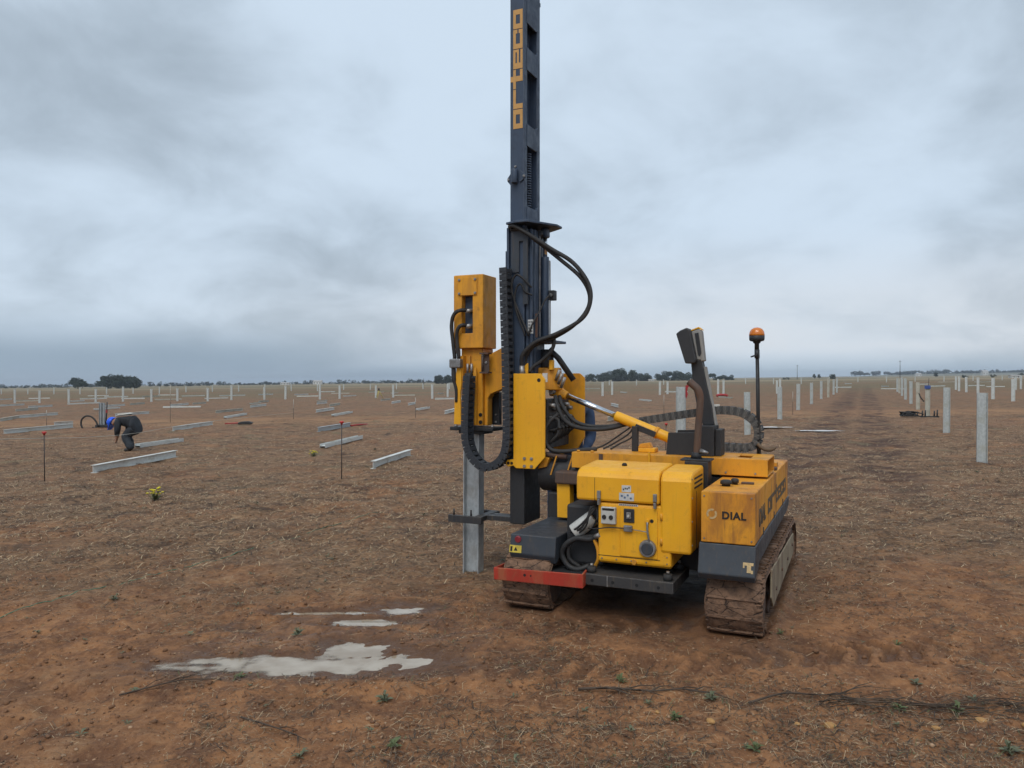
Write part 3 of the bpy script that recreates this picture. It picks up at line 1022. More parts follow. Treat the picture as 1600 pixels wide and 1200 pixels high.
part(MB().lathe((1.50, -0.66, 1.016), [(0.018, 0), (0.018, 0.012), (0.010, 0.02)], 12), 'lifting_eye', 'deep_black', lid)
part(box(1.352, 1.3545, -0.8592, -0.8572, 0.80, 0.952), 'seam', 'deep_black', lid)
for z in (0.56, 0.72):
    hg = part(MB().cone((1.80, -0.852, z - 0.022), (1.80, -0.852, z + 0.022), 0.008, 0.008, 10), 'hinge', 'yellow_dirty', hood)
for u in (1.40, 1.50, 1.60, 1.70):
    bolt(hood, u, -0.845, 0.418, 0.006, t=0.004, name='rivet')
for z in (0.55, 0.70, 0.85, 0.97):
    part(MB().cone((1.992, -0.83, z), (1.996, -0.83, z), 0.006, 0.005, 8), 'rivet', 'zinc_bolt', rt)
part(box(1.9915, 1.9945, -0.70, -0.698, 0.50, 0.88), 'seam', 'deep_black', rt)
# pipework at the left end of the engine
eng = part(box(1.10, 1.37, -0.72, -0.45, 0.33, 0.74), 'engine_block', 'black_paint', hood, 0.02)
part(MB().cone((1.17, -0.76, 0.555), (1.30, -0.72, 0.66), 0.055, 0.055, 16), 'filter_canister', 'meter_white', hood, 0.006)
hose(hood, [(1.36, -0.80, 0.56), (1.30, -0.80, 0.525), (1.21, -0.81, 0.525), (1.135, -0.81, 0.48), (1.10, -0.80, 0.41), (1.14, -0.80, 0.335), (1.21, -0.79, 0.31), (1.28, -0.75, 0.335)], 0.019)
hose(hood, [(1.34, -0.77, 0.545), (1.26, -0.78, 0.535), (1.19, -0.79, 0.515), (1.145, -0.79, 0.45), (1.15, -0.78, 0.37), (1.22, -0.76, 0.32)], 0.014)
hose(hood, [(1.33, -0.80, 0.53), (1.355, -0.80, 0.47), (1.36, -0.80, 0.40), (1.33, -0.78, 0.34)], 0.013, 'yellow_dirty')
for k in range(3):
    hose(hood, [(1.16 + .03 * k, -0.79, 0.56), (1.24 + .02 * k, -0.82, 0.62), (1.315, -0.83, 0.70 + .02 * k), (1.345, -0.80, 0.74), (1.36, -0.82, 0.68), (1.33, -0.83, 0.61)], 0.007, n=6, name='cable')
part(MB().cone((1.345, -0.82, 0.548), (1.385, -0.84, 0.572), 0.016, 0.016, 10), 'hose_fitting', 'zinc_bolt', hood)
part(box(1.205, 1.245, -0.70, -0.66, 0.30, 0.55), 'support_post', 'worn_black', hood)

# ---- right side tank
tank = part(box(2.07, 2.39, -0.95, 1.22, 0.606, 0.918), 'side_tank', 'yellow_rusty', bevel=0.006, label='yellow rust-stained side tank with dark lettering')
part(MB().prism([(-0.945, 0.602), (-1.0, 0.425), (-0.975, 0.388), (-0.76, 0.47), (1.10, 0.50), (1.28, 0.54), (1.28, 0.602)], 'vz', 2.058, 2.395), 'right_fender', 'slate_paint', bevel=0.007)
tlb = MB()
for (ua, ub, za, zb) in ((2.325, 2.385, 0.492, 0.508), (2.348, 2.372, 0.452, 0.492), (2.372, 2.384, 0.448, 0.466), (2.325, 2.334, 0.478, 0.492)):
    dv = lambda z: -0.945 - (0.602 - z) * 0.3107
    tlb.add([(u_, dv(z_) - e_, z_) for e_ in (0.0, 0.003) for u_, z_ in ((ua, za), (ub, za), (ub, zb), (ua, zb))], [(3, 2, 1, 0), (4, 5, 6, 7), (0, 1, 5, 4), (1, 2, 6, 5), (2, 3, 7, 6), (3, 0, 4, 7)])
part(tlb, 'torn_label', 'decal_pale', PD)
put_text('DIAL', 0.062, 'decal_black', tank, (2.195, -0.9515, 0.757), (1, 0, 0), (0, 0, 1), bold=0.0022)
put_text('DIAL', 0.15, 'decal_faded', tank, (2.3915, -0.76, 0.69), (0, 1, 0), (0, 0, 1), bold=0.004)
wordmark(tank, 'decal_faded', (2.3905, -0.28, 0.69), (0, 1, 0), (0, 0, 1), 0.19, 0.105, 0.03)
ring = MB()
seg = 28
for i in range(seg):
    if i % 14 in (3, 4):
        continue
    a0, a1 = 2 * math.pi * i / seg, 2 * math.pi * (i + 1) / seg
    vs = [(2.135 + r_ * math.cos(a_), -0.9505 - e, 0.782 + r_ * math.sin(a_)) for e in (0, 0.0015) for r_, a_ in ((0.020, a0), (0.032, a0), (0.032, a1), (0.020, a1))]
    ring.add(vs, [(0, 1, 2, 3), (7, 6, 5, 4), (0, 4, 5, 1), (1, 5, 6, 2), (2, 6, 7, 3), (3, 7, 4, 0)])
part(ring, 'faded_emblem', 'decal_pale', tank)
for u, v, r_ in ((2.175, -0.66, 0.038), (2.215, -0.56, 0.026)):
    part(MB().lathe((u, v, 0.918), [(r_ * 0.7, 0), (r_ * 0.7, 0.012), (r_, 0.014), (r_ * 0.95, 0.034), (r_ * 0.6, 0.04)], 16), 'filler_cap', 'rubber', tank)
part(box(2.25, 2.33, -0.53, -0.50, 0.918, 0.932), 'bracket', 'rusty_steel', tank, 0.003)
part(box(2.30, 2.385, 0.35, 0.42, 0.9185, 0.94), 'bracket', 'rusty_steel', tank, 0.003)
part(box(2.18, 2.36, 0.62, 0.72, 0.9185, 0.95), 'bracket', 'yellow_dirty', tank, 0.004)
for u in (2.09, 2.37):
    for z in (0.63, 0.89):
        bolt(tank, u, -0.95, z, 0.006, t=0.004, name='rivet')
part(box(2.3895, 2.3915, 0.245, 0.25, 0.61, 0.915), 'seam', 'rusty_steel', tank)
for v in (-0.55, 0.1, 0.75):
    part(box(2.389, 2.396, v, v + 0.012, 0.602, 0.65), 'strap', 'slate_paint', tank)

# ---- sliding cross beam
cb = MB()
cb.box(0.95, 2.382, -0.205, -0.193, 0.932, 1.052)
cb.box(0.95, 2.382, 0.203, 0.215, 0.932, 1.052)
cb.box(0.95, 2.16, -0.193, 0.203, 1.040, 1.052)
cb.box(2.255, 2.382, -0.193, 0.203, 1.040, 1.052)
cb.box(2.16, 2.255, -0.193, -0.10, 1.040, 1.052)
cb.box(2.16, 2.255, 0.10, 0.203, 1.040, 1.052)
cb.box(0.95, 2.382, -0.193, 0.203, 0.932, 0.940)
cb = part(cb, 'cross_beam', 'yellow_dirty', bevel=0.004)
for u in (1.30, 1.44, 1.72, 2.10, 2.30):
    bolt(cb, u, -0.205, 0.952, 0.008, t=0.006)
part(box(1.92, 1.922, -0.2065, -0.2045, 0.94, 1.045), 'seam', 'deep_black', cb)
part(box(1.55, 1.563, -0.225, -0.205, 0.932, 1.075), 'lug', 'yellow', cb, 0.003)
part(box(1.17, 1.20, -0.212, -0.205, 0.985, 1.045), 'stop', 'rusty_steel', cb)
for u in (1.0, 1.11):
    part(MB().cone((u, -0.19, 1.052), (u, -0.19, 1.068), 0.013, 0.012, 8), 'bolt', 'yellow_dirty', cb)

# ---- pivot, strut and slide in front of the mast
pv = part(MB().cone((0.64, 0.0, 0.86), (1.02, 0.0, 0.86), 0.145, 0.145, 28), 'slide_pivot', 'black_paint', bevel=0.008)
for u in (0.80, 0.93):
    part(MB().prism([(u, 1.012), (u + 0.012, 1.012), (u + 0.052 - .09, 0.86), (u + 0.04 - .09, 0.86)], 'uz', -0.152, -0.147), 'edge_strip', 'yellow_dirty', pv)
part(box(0.835, 1.03, -0.27, -0.10, 0.81, 0.905), 'slide_block', 'rusty_steel', bevel=0.012)
part(MB().prism([(0.842, 0.81), (0.948, 0.81), (0.952, 0.575), (0.935, 0.548), (0.845, 0.548)], 'uz', -0.24, -0.15), 'yellow_strut', 'yellow', bevel=0.005)
part(box(0.72, 1.03, -0.12, 0.12, 0.50, 0.72), 'pivot_bracket', 'black_paint', bevel=0.01)

# ---- mast
mast = MB()
mast.box(0.407, 0.530, -0.150, -0.085, 0.93, 5.9)
mast.box(0.407, 0.530, 0.118, 0.180, 0.93, 5.9)
mast.box(0.407, 0.421, -0.085, 0.118, 0.93, 5.9)
mast = part(mast, 'mast', 'mast_paint', bevel=0.014)
part(box(0.421, 0.462, -0.085, 0.118, 0.94, 5.9), 'inner_rail', 'mast_paint', mast)
part(box(0.405, 0.532, -0.152, 0.182, 0.45, 0.93), 'mast_foot_shaded', 'black_paint', mast, 0.008)  # lower mast in black: its shading is put into the colour
part(box(0.5145, 0.531, -0.085, 0.118, 0.93, 1.6), 'closing_plate', 'mast_paint', mast)
for z0, z1 in ((2.86, 2.99), (3.47, 3.645), (4.075, 4.255), (4.45, 4.80), (5.3, 5.5)):
    part(MB().prism([(-0.098, z0), (-0.098, z1), (0.07, z1 + 0.0), (0.128, z1 + 0.04), (0.128, z0 + 0.035), (0.09, z0 + 0.0)], 'vz', 0.516, 0.536), 'cross_strap', 'mast_paint', mast, 0.004)
sp = MB()
for k in range(22):
    z = 3.01 + k * 0.02
    sp.cone((0.492, 0.02, z), (0.492, 0.02, z + 0.012), 0.026, 0.026, 10)
part(sp, 'spring', 'mast_paint', mast)
wordmark(mast, 'decal_gold', (0.5175, -0.1505, 3.60), (0, 0, 1), (-1, 0, 0), 0.152, 0.082, 0.0065)
# rope guides half way up
g = part(MB().cone((0.455, -0.172, 3.165), (0.455, -0.172, 3.275), 0.026, 0.026, 16), 'guide_roller', 'mast_paint', mast, 0.003)
part(MB().prism([(0.407, 3.28), (0.365, 3.225), (0.365, 3.20), (0.407, 3.15)], 'uz', -0.11, -0.10), 'ear_plate', 'mast_paint', mast, 0.002)
part(MB().prism([(0.495, 3.27), (0.548, 3.225), (0.548, 3.205), (0.495, 3.17)], 'uz', -0.163, -0.152), 'ear_plate', 'mast_paint', mast, 0.002)
part(MB().prism([(0.18, 3.24), (0.225, 3.185), (0.225, 3.165), (0.18, 3.09)], 'vz', 0.47, 0.49), 'ear_plate', 'mast_paint', mast, 0.002)
bolt(mast, 0.535, -0.163, 3.215, 0.011)
bolt(mast, 0.375, -0.110, 3.213, 0.011)
bolt(mast, 0.455, -0.15, 3.30, 0.01)
part(box(0.49, 0.515, 0.18, 0.225, 4.72, 4.75), 'ear_plate', 'mast_paint', mast)
part(MB().prism([(0.40, -0.215), (0.50, -0.255), (0.60, -0.25), (0.745, 0.02), (0.745, 0.13), (0.60, 0.24), (0.40, 0.24)], 'uv', 2.832, 2.850), 'mast_flange', 'mast_paint', mast, 0.004)
# sleeve that carries the hammer slide
sl = part(box(0.386, 0.4055, -0.172, 0.14, 0.92, 2.815), 'slide_rail', 'mast_paint', bevel=0.004)
part(MB().prism([(0.425, 2.80), (0.566, 2.80), (0.566, 2.20), (0.528, 2.20), (0.528, 2.70), (0.492, 2.70), (0.492, 2.455), (0.44, 2.455), (0.425, 2.475)], 'uz', -0.168, -0.153), 'wear_plate', 'slate_paint', sl, 0.002)
part(box(0.376, 0.386, -0.172, -0.10, 2.50, 2.63), 'chain_anchor', 'mast_paint', sl, 0.003)
part(box(0.37, 0.386, -0.178, -0.12, 2.46, 2.50), 'chain_clip', 'zinc_bolt', sl)
for u in (0.548, 0.578):
    part(box(u - 0.012, u + 0.012, -0.13, -0.10, 1.66, 2.80), 'guide_bar', 'mast_paint', sl, 0.003)
part(box(0.604, 0.611, -0.02, 0.0, 1.95, 2.77), 'guide_edge', 'fitting_metal', sl)
part(box(0.530, 0.60, -0.09, 0.11, 1.62, 2.80), 'mast_box', 'mast_paint', sl, 0.006)
cy = part(MB().cone((0.625, 0.06, 1.93), (0.625, 0.06, 2.60), 0.031, 0.031, 18), 'lift_cylinder', 'mast_paint', bevel=0.003)
part(MB().cone((0.625, 0.06, 2.60), (0.625, 0.06, 2.775), 0.017, 0.017, 14), 'cylinder_rod', 'chrome', cy)
part(box(0.595, 0.655, 0.02, 0.10, 2.755, 2.832), 'rod_eye', 'mast_paint', cy, 0.015)
part(MB().cone((0.61, 0.0, 2.78), (0.61, -0.03, 2.78), 0.024, 0.020, 12), 'pin', 'slate_paint', cy)
hose(cy, [(0.662, 0.05, 2.56), (0.668, 0.05, 2.56), (0.670, 0.05, 2.5), (0.670, 0.05, 1.97), (0.655, 0.05, 1.93)], 0.006, 'fitting_metal', 3, 'steel_pipe')
vb_ = part(box(0.665, 0.715, 0.03, 0.09, 2.245, 2.325), 'valve_block', 'black_paint', cy, 0.005)
part(MB().cone((0.69, 0.03, 2.285), (0.69, 0.012, 2.285), 0.014, 0.014, 8), 'port', 'fitting_metal', vb_)
part(box(0.44, 0.765, -0.09, 0.17, 1.895, 1.915), 'lower_flange', 'mast_paint', bevel=0.003)
s = part(box(0.555, 0.60, -0.1335, -0.131, 1.97, 2.08), 'data_plate', 'label_white', sl)
for i in range(4):
    for j in range(2):
        part(box(0.559 + j * 0.02, 0.575 + j * 0.02, -0.135, -0.1335, 1.98 + i * 0.025, 1.995 + i * 0.025), 'print', 'fitting_metal', s)
part(box(0.601, 0.612, -0.09, -0.06, 1.94, 2.13), 'bronze_strip', 'rusty_steel', sl)
# hoses down the mast
hose(sl, [(0.42, -0.19, 2.815), (0.47, -0.215, 2.815), (0.57, -0.20, 2.755), (0.76, -0.16, 2.625), (0.93, -0.12, 2.51), (1.045, -0.10, 2.35), (1.065, -0.10, 2.21), (1.0, -0.11, 2.075), (0.81, -0.14, 1.965), (0.64, -0.17, 1.90), (0.53, -0.18, 1.80), (0.515, -0.16, 1.70)], 0.0165, n=8, seg=10)
hose(sl, [(0.42, -0.16, 2.80), (0.52, -0.19, 2.785), (0.66, -0.16, 2.68), (0.82, -0.12, 2.545), (0.98, -0.09, 2.40), (1.045, -0.07, 2.27), (1.03, -0.07, 2.15), (0.93, -0.09, 2.03), (0.78, -0.11, 1.94), (0.62, -0.13, 1.88), (0.545, -0.13, 1.80), (0.53, -0.12, 1.70)], 0.0155, n=8, seg=10)
hose(sl, [(0.765, -0.10, 1.93), (0.762, -0.10, 1.88), (0.735, -0.10, 1.82), (0.66, -0.10, 1.755), (0.60, -0.12, 1.71), (0.565, -0.13, 1.665)], 0.015, n=6)
hose(sl, [(0.575, -0.16, 1.95), (0.46, -0.19, 2.24), (0.445, -0.20, 2.36), (0.48, -0.20, 2.43), (0.53, -0.20, 2.41), (0.60, -0.16, 2.33)], 0.009, n=8)
hose(sl, [(0.545, -0.16, 1.95), (0.47, -0.19, 2.18), (0.475, -0.19, 2.31), (0.515, -0.19, 2.36), (0.55, -0.18, 2.30), (0.60, -0.15, 2.27)], 0.008, n=8)
hose(sl, [(0.69, 0.0, 2.285), (0.66, -0.03, 2.24), (0.63, -0.06, 2.16), (0.60, -0.13, 2.06), (0.56, -0.15, 1.95)], 0.007, n=6)
for k, (u, v) in enumerate(((0.515, -0.16), (0.53, -0.12))):
    part(MB().cone((u, v, 1.63), (u, v, 1.715), 0.022, 0.020, 10), 'hose_fitting', 'zinc_bolt', sl)

# ---- rotary head between the two yellow plates
head = part(MB().cone((0.64, 0.08, 1.52), (0.64, 0.08, 1.70), 0.125, 0.11, 24), 'tilt_head', 'yellow_dirty', bevel=0.01)
part(MB().cone((0.63, 0.08, 1.70), (0.63, 0.08, 1.85), 0.06, 0.055, 18), 'motor', 'black_paint', head, 0.01)
part(MB().tube([(0.66, 0.05, 1.85), (0.73, 0.08, 1.78), (0.84, 0.14, 1.60)], 0.024, 12), 'damper', 'black_paint', head)
part(box(0.50, 0.53, -0.05, 0.0, 1.66, 1.77), 'ear_plate', 'yellow', head, 0.005)
part(box(0.70, 0.73, -0.05, 0.0, 1.68, 1.76), 'ear_plate', 'yellow', head, 0.005)
part(box(0.705, 0.745, -0.195, -0.185, 1.585, 1.655), 'tag_plate', 'label_white', head)
for k in range(3):
    part(MB().cone((0.74 + 0.022 * k, 0.0, 1.60 - .03 * k), (0.78 + 0.022 * k, -0.02, 1.68 - 0.03 * k), 0.013, 0.013, 8), 'hose_fitting', 'zinc_bolt', head)
np_ = part(MB().prism([(0.463, 1.652), (0.695, 1.652), (0.733, 1.605), (0.733, 1.00), (0.645, 0.905), (0.485, 0.905), (0.463, 0.925), (0.42, 0.912), (0.40, 0.925), (0.395, 0.945), (0.41, 0.968), (0.463, 0.975)], 'uz', -0.212, -0.196), 'near_plate', 'yellow', bevel=0.004)
for u, z in ((0.56, 0.985), (0.62, 0.985), (0.56, 0.925), (0.62, 0.925)):
    bolt(np_, u, -0.212, z, 0.014)
part(MB().cone((0.682, -0.213, 1.60), (0.682, -0.2105, 1.60), 0.015, 0.015, 12), 'bolt_hole', 'deep_black', np_)
for u in (0.42, 0.45):
    part(MB().cone((u, -0.2145, 0.943), (u, -0.2105, 0.943), 0.012, 0.012, 12), 'bolt_hole', 'deep_black', np_)
part(MB().prism([(0.463, 1.652), (0.55, 1.735), (0.56, 1.735), (0.56, 1.652)], 'uz', -0.14, -0.128), 'gusset', 'yellow', np_, 0.003)
part(MB().prism([(0.56, 1.658), (0.80, 1.658), (0.845, 1.62), (0.845, 1.12), (0.77, 1.0), (0.56, 0.96)], 'uz', 0.40, 0.416), 'far_plate', 'yellow_dirty', bevel=0.004)
part(MB().prism([(0.70, 1.0), (0.745, 0.99), (0.72, 0.92), (0.64, 0.90)], 'uz', -0.15, 0.2), 'lower_clevis', 'yellow_dirty', bevel=0.006)
# valve bank with its hoses
vbk = part(box(0.60, 0.72, -0.12, 0.36, 1.06, 1.45), 'valve_bank', 'black_paint', bevel=0.008)
for k in range(6):
    v = -0.08 + 0.08 * k
    part(MB().cone((0.72, v, 1.40 - 0.03 * (k % 2)), (0.765, v, 1.40 - 0.03 * (k % 2)), 0.018, 0.016, 10), 'valve_cap', 'fitting_metal' if k % 2 else 'zinc_bolt', vbk)
    part(MB().cone((0.72, v, 1.30), (0.76, v, 1.30), 0.016, 0.016, 8), 'hose_fitting', 'fitting_metal', vbk)
    hose(vbk, [(0.76, v, 1.30), (0.80, v - 0.01, 1.28 - .01 * k), (0.80 - .01 * k, v - 0.03, 1.18), (0.73, v - 0.03, 1.10 + .01 * k)], 0.012, n=5)
    hose(vbk, [(0.72, v, 1.20 - .02 * (k % 3)), (0.79, v - 0.02, 1.215), (0.825, v - 0.05, 1.235)], 0.011, n=4)
hose(vbk, [(0.73, 0.02, 1.47), (0.765, -0.04, 1.40), (0.83, -0.05, 1.29), (0.92, -0.04, 1.235), (1.05, 0.0, 1.215), (1.18, 0.05, 1.225), (1.30, 0.16, 1.26), (1.37, 0.28, 1.275)], 0.017, n=7)
hose(vbk, [(0.75, 0.06, 1.47), (0.79, 0.0, 1.41), (0.86, 0.0, 1.31), (0.95, 0.0, 1.255), (1.07, 0.04, 1.235), (1.20, 0.09, 1.243), (1.31, 0.2, 1.272), (1.37, 0.30, 1.28)], 0.015, n=7)
hose(vbk, [(0.78, -0.05, 1.335), (0.715, -0.12, 1.25), (0.705, -0.14, 1.14), (0.75, -0.14, 1.06), (0.85, -0.13, 1.045), (1.0, -0.10, 1.06), (1.10, -0.05, 1.065)], 0.017, n=7)
for k in range(3):
    hose(vbk, [(1.06 + .06 * k, 0.05, 1.06), (1.14 + .05 * k, 0.08, 1.10), (1.28 + .03 * k, 0.1, 1.20 - .02 * k), (1.36, 0.12, 1.26)], 0.007, n=5)
part(MB().cone((0.60, -0.14, 1.03), (0.88, -0.12, 1.0), 0.02, 0.02, 8), 'grease_bar', 'rusty_steel', vbk)
# tilt cylinder
cl = part(MB().cone((0.74, 0.10, 1.495), (0.80, 0.10, 1.472), 0.045, 0.034, 16), 'clevis', 'yellow_dirty', bevel=0.006)
part(box(0.655, 0.76, 0.055, 0.145, 1.47, 1.545), 'clevis_fork', 'yellow_dirty', cl, 0.015)
part(MB().cone((0.70, 0.0, 1.51), (0.70, 0.2, 1.51), 0.022, 0.022, 14), 'pin', 'fitting_metal', cl)
tc_ = part(MB().cone((1.205, 0.10, 1.320), (1.70, 0.10, 1.133), 0.040, 0.040, 22), 'tilt_cylinder', 'yellow', bevel=0.004)
part(MB().cone((0.78, 0.10, 1.480), (1.21, 0.10, 1.318), 0.023, 0.023, 18), 'cylinder_rod', 'chrome', tc_)
part(MB().cone((1.52, 0.10, 1.201), (1.545, 0.10, 1.1915), 0.046, 0.046, 22), 'collar', 'yellow_dirty', tc_)
part(box(1.37, 1.54, 0.052, 0.058, 1.19, 1.235, rot=Matrix.Rotation(R(20.7), 3, 'Y')), 'mount_strip', 'black_paint', tc_, 0.003)
part(box(1.355, 1.40, 0.03, 0.075, 1.052, 1.245), 'support_post', 'black_paint', bevel=0.004)
part(box(1.42, 1.55, -0.02, 0.08, 1.053, 1.085), 'yellow_block', 'yellow', bevel=0.005)
part(MB().prism([(1.41, 1.085), (1.52, 1.085), (1.50, 1.125), (1.43, 1.115)], 'uz', 0.0, 0.06), 'yellow_bracket', 'yellow_dirty', bevel=0.004)
# black rest, lever column with paddle head
rs = part(MB().prism([(1.655, 1.054), (1.672, 1.215), (1.90, 1.222), (1.90, 1.054)], 'uz', -0.115, -0.103), 'cylinder_guard', 'black_paint', bevel=0.003)
part(MB().prism([(1.66, 1.054), (1.672, 1.215), (1.90, 1.222), (1.90, 1.054)], 'uz', 0.20, 0.212), 'guard_side', 'black_paint', rs, 0.003)
part(box(1.90, 2.005, -0.14, 0.08, 1.054, 1.272), 'lever_base', 'black_paint', bevel=0.005)
part(box(2.009, 2.05, -0.10, 0.06, 1.054, 1.245), 'lever_stop', 'black_paint', bevel=0.004)
lc = part(MB().prism([(1.905, 1.27), (1.985, 1.27), (1.972, 1.40), (1.925, 1.60), (1.895, 1.76), (1.815, 1.76), (1.835, 1.55), (1.86, 1.42)], 'uz', -0.02, 0.07), 'lever_column', 'black_paint', bevel=0.006)
part(MB().prism([(1.988, 1.27), (2.004, 1.27), (1.925, 1.70), (1.905, 1.70)], 'uz', 0.0, 0.05), 'column_edge', 'grey_plastic', lc, 0.003)
part(MB().prism([(1.722, 1.942), (1.752, 1.965), (1.802, 1.985), (1.822, 1.968), (1.868, 1.745), (1.855, 1.722), (1.790, 1.722)], 'uz', -0.09, 0.03), 'paddle', 'black_paint', lc, 0.008)
p2 = part(MB().prism([(1.818, 1.958), (1.872, 1.978), (1.895, 1.962), (1.918, 1.742), (1.856, 1.728)], 'uz', -0.02, 0.06), 'paddle', 'grey_plastic', lc, 0.008, 'grey paddle with an orange top edge')
part(MB().prism([(1.846, 1.945), (1.874, 1.95), (1.896, 1.80), (1.884, 1.775), (1.87, 1.785)], 'uz', -0.024, -0.018), 'paddle_slot', 'black_paint', p2)
part(MB().prism([(1.82, 1.962), (1.872, 1.982), (1.896, 1.967), (1.894, 1.976), (1.873, 1.992), (1.82, 1.972)], 'uz', -0.02, 0.06), 'orange_edge', 'yellow', p2)
# exhaust
ex = part(MB().tube([(1.925, -0.36, 1.03), (1.932, -0.36, 1.15), (1.940, -0.36, 1.28), (1.950, -0.36, 1.42), (1.952, -0.36, 1.48), (1.935, -0.36, 1.535), (1.905, -0.36, 1.565), (1.875, -0.36, 1.592)], [0.024] * 26 + [0.026] * 30, 14, 6), 'exhaust_pipe', 'rusty_steel')
part(MB().cone((1.8775, -0.36, 1.5895), (1.8735, -0.36, 1.5935), 0.022, 0.022, 14), 'pipe_mouth', 'deep_black', ex)
part(box(1.86, 2.02, -0.44, -0.30, 0.62, 1.045), 'exhaust_post', 'black_paint', bevel=0.006)
part(box(1.83, 2.035, -0.438, -0.29, 1.045, 1.058), 'post_cap', 'black_paint', bevel=0.003)
part(MB().cone((1.925, -0.36, 1.058), (1.925, -0.36, 1.10), 0.04, 0.028, 14), 'pipe_socket', 'black_paint', ex)
part(MB().cone((1.955, -0.37, 1.11), (2.01, -0.38, 1.10), 0.02, 0.008, 8), 'pipe_stub', 'fitting_metal', ex)
# beacon
bc = part(MB().cone((2.262, 0.30, 0.94), (2.248, 0.30, 1.845), 0.0125, 0.0125, 12), 'beacon', 'black_paint', label='amber beacon on a thin black pole')
part(MB().lathe((2.247, 0.30, 1.83), [(0.017, 0), (0.017, 0.045), (0.026, 0.05), (0.028, 0.06), (0.05, 0.066), (0.056, 0.075), (0.057, 0.105)], 24), 'beacon_base', 'black_paint', bc)
part(MB().lathe((2.247, 0.30, 1.935), [(0.0565, 0), (0.0565, 0.012), (0.052, 0.032), (0.040, 0.050), (0.022, 0.060), (0.006, 0.063)], 24), 'beacon_lens', 'amber_lens', bc)
part(MB().cone((2.25, 0.288, 1.79), (2.205, 0.28, 1.775), 0.008, 0.005, 8), 'wing_screw', 'black_paint', bc)
part(MB().cone((2.249, 0.30, 1.765), (2.248, 0.30, 1.83), 0.019, 0.019, 12), 'pole_clamp', 'black_paint', bc)
part(MB().tube([(2.255, 0.29, 1.12), (2.30, 0.28, 1.085), (2.35, 0.28, 1.08), (2.38, 0.29, 1.10)], 0.014, 8, 4), 'rope_end', 'straw_grey', bc)
hose(bc, [(2.262, 0.285, 1.80), (2.268, 0.283, 1.5), (2.272, 0.285, 1.2), (2.28, 0.29, 1.0)], 0.003, n=3, name='cable')


# ---- drag chains: every link its own piece
def drag_chain(name, path, pitch, thick, v0, v1, parent=PD, mat='chain_plastic'):
    pts = spline([Vector(p) for p in path], 24)
    root = None
    acc, nxt = 0.0, 0.0
    me = box(-pitch * 0.46, pitch * 0.46, v0, v0 + 0.012, -thick / 2, thick / 2)
    me.box(-pitch * 0.46, pitch * 0.46, v1 - 0.012, v1, -thick / 2, thick / 2)
    me.box(-pitch * 0.30, pitch * 0.22, v0 + 0.012, v1 - 0.012, thick / 2 - 0.010, thick / 2 - 0.002)
    me.box(-pitch * 0.30, pitch * 0.22, v0 + 0.012, v1 - 0.012, -thick / 2 + 0.002, -thick / 2 + 0.010)
    me.cone((pitch * 0.36, v0 - 0.004, 0), (pitch * 0.36, v0, 0), thick * 0.2, thick * 0.2, 8)
    me.box(-pitch * 0.2, pitch * 0.1, v0 - 0.003, v0, -thick * 0.42, thick * 0.42)
    me = me.mesh('chain_link')
    me.materials.append(MATS[mat])
    root = part(MB().tube([(p.x, (v0 + v1) / 2, p.z) for p in pts[::4]], thick * 0.26, 8), name, 'rubber', parent)
    for a, b_ in zip(pts, pts[1:]):
        d = (b_ - a).length
        while nxt <= acc + d:
            p = a + (b_ - a) * ((nxt - acc) / max(d, 1e-9))
            o = bpy.data.objects.new('chain_link', me)
            COL.objects.link(o)
            o.parent = root
            o.location = (p.x, 0, p.z)
            o.rotation_euler = (0, -math.atan2(b_.z - a.z, b_.x - a.x), 0)
            nxt += pitch
        acc += d
    return root


drag_chain('hammer_drag_chain', [(0.405, 0, 2.46), (0.415, 0, 2.1), (0.425, 0, 1.80), (0.432, 0, 1.42), (0.432, 0, 1.12), (0.39, 0, 0.985), (0.295, 0, 0.915), (0.205, 0, 0.915), (0.125, 0, 0.98), (0.08, 0, 1.07), (0.065, 0, 1.18), (0.07, 0, 1.40), (0.085, 0, 1.66)], 0.052, 0.062, -0.285, -0.18)
drag_chain('frame_drag_chain', [(1.37, 0, 1.275), (1.62, 0, 1.318), (1.81, 0, 1.348), (1.99, 0, 1.368), (2.13, 0, 1.352), (2.225, 0, 1.29), (2.258, 0, 1.21), (2.24, 0, 1.125), (2.17, 0, 1.085), (2.00, 0, 1.085)], 0.05, 0.062, 0.29, 0.40, mat='chain_dusty')

# ---- hammer
hm = MB()
x0, x1, y0, y1, z0, z1 = -0.107, 0.165, -0.15, 0.10, 1.862, 2.465
a0, a1, c0, c1, dp = -0.032, 0.068, 1.985, 2.295, 0.10
V8 = [(x, y, z) for z in (z0, z1) for y in (y0, y1) for x in (x0, x1)]
hm.add(V8 + [(a0, y0, c0), (a1, y0, c0), (a1, y0, c1), (a0, y0, c1), (a0, y0 + dp, c0), (a1, y0 + dp, c0), (a1, y0 + dp, c1), (a0, y0 + dp, c1)],
       [(0, 2, 3, 1), (4, 5, 7, 6), (2, 6, 7, 3), (0, 4, 6, 2), (1, 3, 7, 5),
        (0, 1, 9, 8), (1, 5, 10, 9), (5, 4, 11, 10), (4, 0, 8, 11),
        (8, 9, 13, 12), (9, 10, 14, 13), (10, 11, 15, 14), (11, 8, 12, 15), (12, 13, 14, 15)])
ham = part(hm, 'hammer_housing', 'yellow_dirty', bevel=0.007)
part(box(a0 + 0.003, a1 - 0.003, -0.09, -0.055, c0 + 0.003, c1 - 0.003), 'hammer_body', 'mast_paint', ham)
cv = part(box(-0.065, 0.112, -0.158, -0.151, 2.296, 2.44), 'cover_plate', 'yellow_dirty', ham, 0.002)
for u in (-0.05, 0.097):
    for z in (2.312, 2.424):
        bolt(cv, u, -0.158, z, 0.012)
